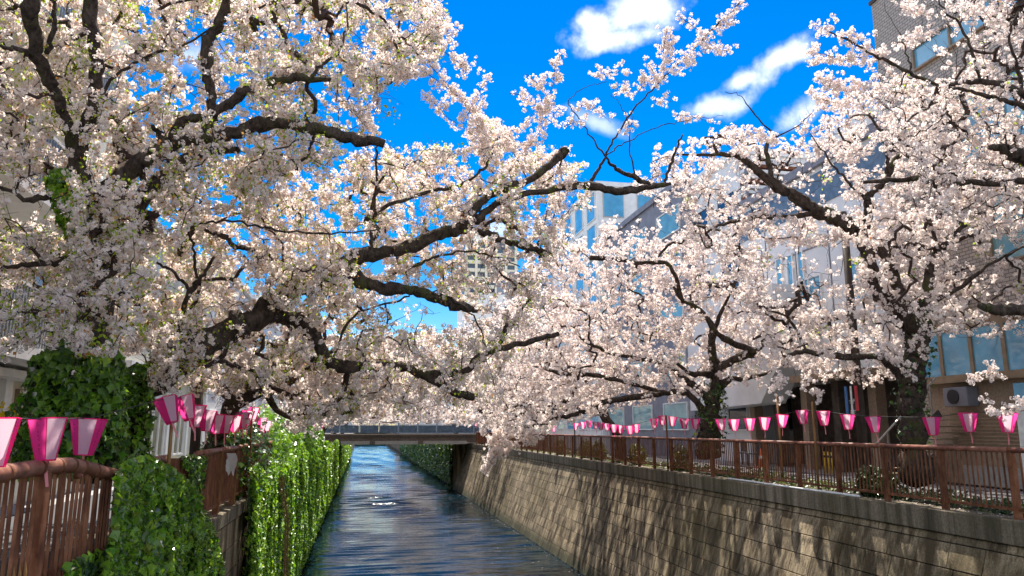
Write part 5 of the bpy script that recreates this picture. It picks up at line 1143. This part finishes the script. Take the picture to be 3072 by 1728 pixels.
mound('ivy_mound', 'silvery creeper at the foot of the near left fence', [(200, 1700), (260, 1668), (330, 1650), (360, 1760), (190, 1760)], 500, XFL - .02, XFL + .25, .09, [M['hedge'], M['ivy_sun']])
mound('ivy_mound', 'ivy strand hanging between two lengths of the left fence rail', [(540, 1375), (580, 1365), (625, 1372), (612, 1440), (600, 1520), (575, 1500), (570, 1420)], 480, XFL - .02, XFL + .22, .10, [M['ivy_sun'], M['hedge']])
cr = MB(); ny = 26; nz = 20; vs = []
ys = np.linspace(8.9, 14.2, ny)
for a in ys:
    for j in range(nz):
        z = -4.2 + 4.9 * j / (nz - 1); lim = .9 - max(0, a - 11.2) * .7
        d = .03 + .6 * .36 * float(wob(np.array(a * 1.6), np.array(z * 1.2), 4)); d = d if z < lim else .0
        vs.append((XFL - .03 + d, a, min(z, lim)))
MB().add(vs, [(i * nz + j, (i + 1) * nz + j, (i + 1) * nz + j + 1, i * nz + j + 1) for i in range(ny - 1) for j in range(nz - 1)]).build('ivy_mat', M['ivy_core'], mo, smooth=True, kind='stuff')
# ivy column on the near left trunk
def column_ivy(name, label, axis, radf, n, size, mats, parent=None):
    axis = np.array(axis, float); t = rng.random(n); seg = np.array([np.interp(t, np.linspace(0, 1, len(axis)), axis[:, k]) for k in range(4)]).T
    a = rng.uniform(0, 2 * math.pi, n); r = seg[:, 3] * (.5 + .95 * wob(np.cos(a) * 1.6, np.sin(a) * 1.6 + seg[:, 2] * 2.2, 6)) * rng.uniform(.75, 1.04, n)
    d = np.column_stack([np.cos(a), np.sin(a), 0 * a]); P = seg[:, :3] + d * r[:, None]; nr = d + [0, 0, .45]
    o = leaves(name, P, nr / np.linalg.norm(nr, axis=1)[:, None], size, mats, parent, LEAF4, rng, .6, mi=(rng.random(n) < .16).astype(int)); return o
bx, by = wb(-3.4, 255, 1425)[:2]
def ax(px, py, rpx, Y): q = aty(px, py, Y); return [*q, rpx * (q[0] * s_ + q[1] * c_) / F]
col = [ax(205, 1430, 130, by), ax(205, 1340, 128, by), ax(225, 1230, 125, by), ax(235, 1140, 135, by), ax(235, 1085, 120, by), ax(250, 1040, 75, by), ax(265, 1000, 40, by), ax(280, 940, 30, by)]
col2 = [ax(345, 1420, 70, 11.4), ax(355, 1300, 74, 11.45), ax(385, 1200, 72, 11.5), ax(410, 1130, 50, 11.55), ax(430, 1100, 22, 11.6)]
tag(column_ivy('trunk_ivy', '', col2, None, 2500, .105, [M['ivy'], M['ivy_sun']]), 'dark ivy climbing the foot of the leaning left trunk', 'ivy', kind='stuff')
ci = column_ivy('trunk_ivy', '', col, None, 7000, .108, [M['ivy'], M['ivy_sun']]); tag(ci, 'broad column of dark ivy wrapped round the near left tree trunk', 'ivy', kind='stuff')
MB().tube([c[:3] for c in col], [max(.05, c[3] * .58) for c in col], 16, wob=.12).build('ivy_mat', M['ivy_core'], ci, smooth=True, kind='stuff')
up2 = [ax(240, 720, 30, 10.2), ax(225, 640, 55, 10.2), ax(215, 560, 65, 10.15), ax(205, 520, 30, 10.15)]
tag(column_ivy('trunk_ivy', '', up2, None, 700, .11, [M['ivy_sun'], M['ivy']]), 'bunch of bright ivy high on the near left trunk beside the balcony', 'ivy', kind='stuff')
r1c = [ax(2745, 1330, 48, y1), ax(2738, 1240, 50, y1), ax(2732, 1170, 52, y1 - .05), ax(2755, 1090, 44, y1 - .1), ax(2770, 1000, 34, y1 - .1), ax(2776, 900, 26, y1 - .2)]
tag(column_ivy('trunk_ivy', '', r1c, None, 420, .085, [M['hedge'], M['ivy']]), 'small dark ivy leaves and moss climbing the near right trunk', 'ivy', kind='stuff')
r2c = [ax(2128, 1360, 42, y2), ax(2130, 1280, 46, y2), ax(2138, 1210, 44, y2), ax(2145, 1150, 34, y2)]
tag(column_ivy('trunk_ivy', '', r2c, None, 700, .11, [M['hedge'], M['ivy_sun']]), 'ivy covering the trunk of the second right cherry tree', 'ivy', kind='stuff')

def bush(name, label, c, r, n, size, mats, cat='shrub'):
    t = thing(name, label, cat, (c[0], c[1], -.05)); d = rng.normal(size=(n, 3)); d /= np.linalg.norm(d, axis=1)[:, None]
    rr = (.65 + .6 * wob(np.arctan2(d[:, 1], d[:, 0]) * 2, d[:, 2] * 3, 7)) * rng.uniform(.55, 1.05, n) ** .5
    P = np.array(c) + d * rr[:, None] * np.array(r); P[:, 2] = np.abs(P[:, 2]); leaves('foliage', P, d + [0, 0, .5], size, mats, t, LEAF2, rng, .7, mi=(rng.random(n) < .3).astype(int) if isinstance(mats, list) else None)
    s = MB()
    for k in range(5): a = k * 1.26; s.tube([(c[0] + .05 * math.cos(a), c[1] + .05 * math.sin(a), -.05), (c[0] + r[0] * .5 * math.cos(a), c[1] + r[1] * .5 * math.sin(a), c[2] + r[2] * .3)], [.02, .008], 5)
    s.build('stems', M['stem'], t, kind='stuff'); return t
q = atx(2625, 1455, 11.25)
bush('shrub', 'rounded dark green shrub at the foot of the right railing left of the near tree', (11.25, q[1], .32), (.32, .62, .36), 1500, .085, M['hedge'])
for px, lab in ((1755, 'round yellow green shrub behind the right railing under the hanging branch'), (1795, 'second yellow green shrub along the right railing'), (1910, 'leafy shrub behind the right railing before the lantern pole'), (2040, 'low yellow green shrub right of the brown lantern pole'), (1680, 'small far shrub behind the right railing')):
    q = atx(px, 1340, 11.4); bush('shrub', lab, (11.4, q[1], .4), (.35, .6, .5), 700, .11, M['weed'])
for i, (y, lab) in enumerate(((19, 'dark green hedge bush behind the left lanterns'), (24, 'hedge bush on the left bank above the bright ivy'), (30, 'hedge bush farther along the left bank'), (37, 'far hedge bush on the left bank'), (45, 'last hedge bush before the bridge on the left'))):
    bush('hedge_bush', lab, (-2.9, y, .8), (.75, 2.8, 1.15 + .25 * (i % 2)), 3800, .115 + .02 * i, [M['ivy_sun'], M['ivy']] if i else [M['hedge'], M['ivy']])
n = 9000; Y = 8 + 62 * rng.random(n) ** 1.7; k = wob(Y * .9, Y * .3, 2); X = XR + .5 + 1.25 * rng.random(n); P = np.column_stack([X, Y, -.04 + .34 * rng.random(n) * np.clip(k * 1.6 - .3, .1, 1.3) * np.where(Y > 16, 1.2, .9)])
nr = np.column_stack([rng.normal(size=n) * .5 - .2, rng.normal(size=n) * .5, np.ones(n)])
tag(leaves('ground_cover', P, nr, .09, [M['hedge'], M['weed']], None, LEAF2, rng, .5, mi=((Y > 17) & (rng.random(n) < .7)).astype(int)), 'low weeds and ivy along the foot of the right railing', 'weeds', kind='stuff')
n = 2600; Y = 8 + 40 * rng.random(n) ** 2; X = np.where(rng.random(n) < .45, XR + .05 + .35 * rng.random(n), XR + .5 + 4 * rng.random(n)); P = np.column_stack([X, Y, np.where(X < XR + .46, .012, -.035)])
tag(leaves('fallen_petals', P, np.tile([0, 0, 1.], (n, 1)), .03, M['fallen'], None, LEAF2, rng, .15), 'scattered fallen petals on the right wall top and planting strip', 'petals', kind='stuff')
n = 260; Y = 20 + 60 * rng.random(n); P = np.column_stack([XRB - 5.5 * rng.random(n) ** 3 - .2, Y, np.full(n, WZ + .006)])
tag(leaves('floating_petals', P, np.tile([0, 0, 1.], (n, 1)), .05, M['fallen'], None, LEAF2, rng, .03), 'a few white petals floating near the right wall', 'petals', kind='stuff')
print(STATS); print('tris', sum(len(o.data.loops) - 2 * len(o.data.polygons) for o in bpy.data.objects if o.type == 'MESH'))
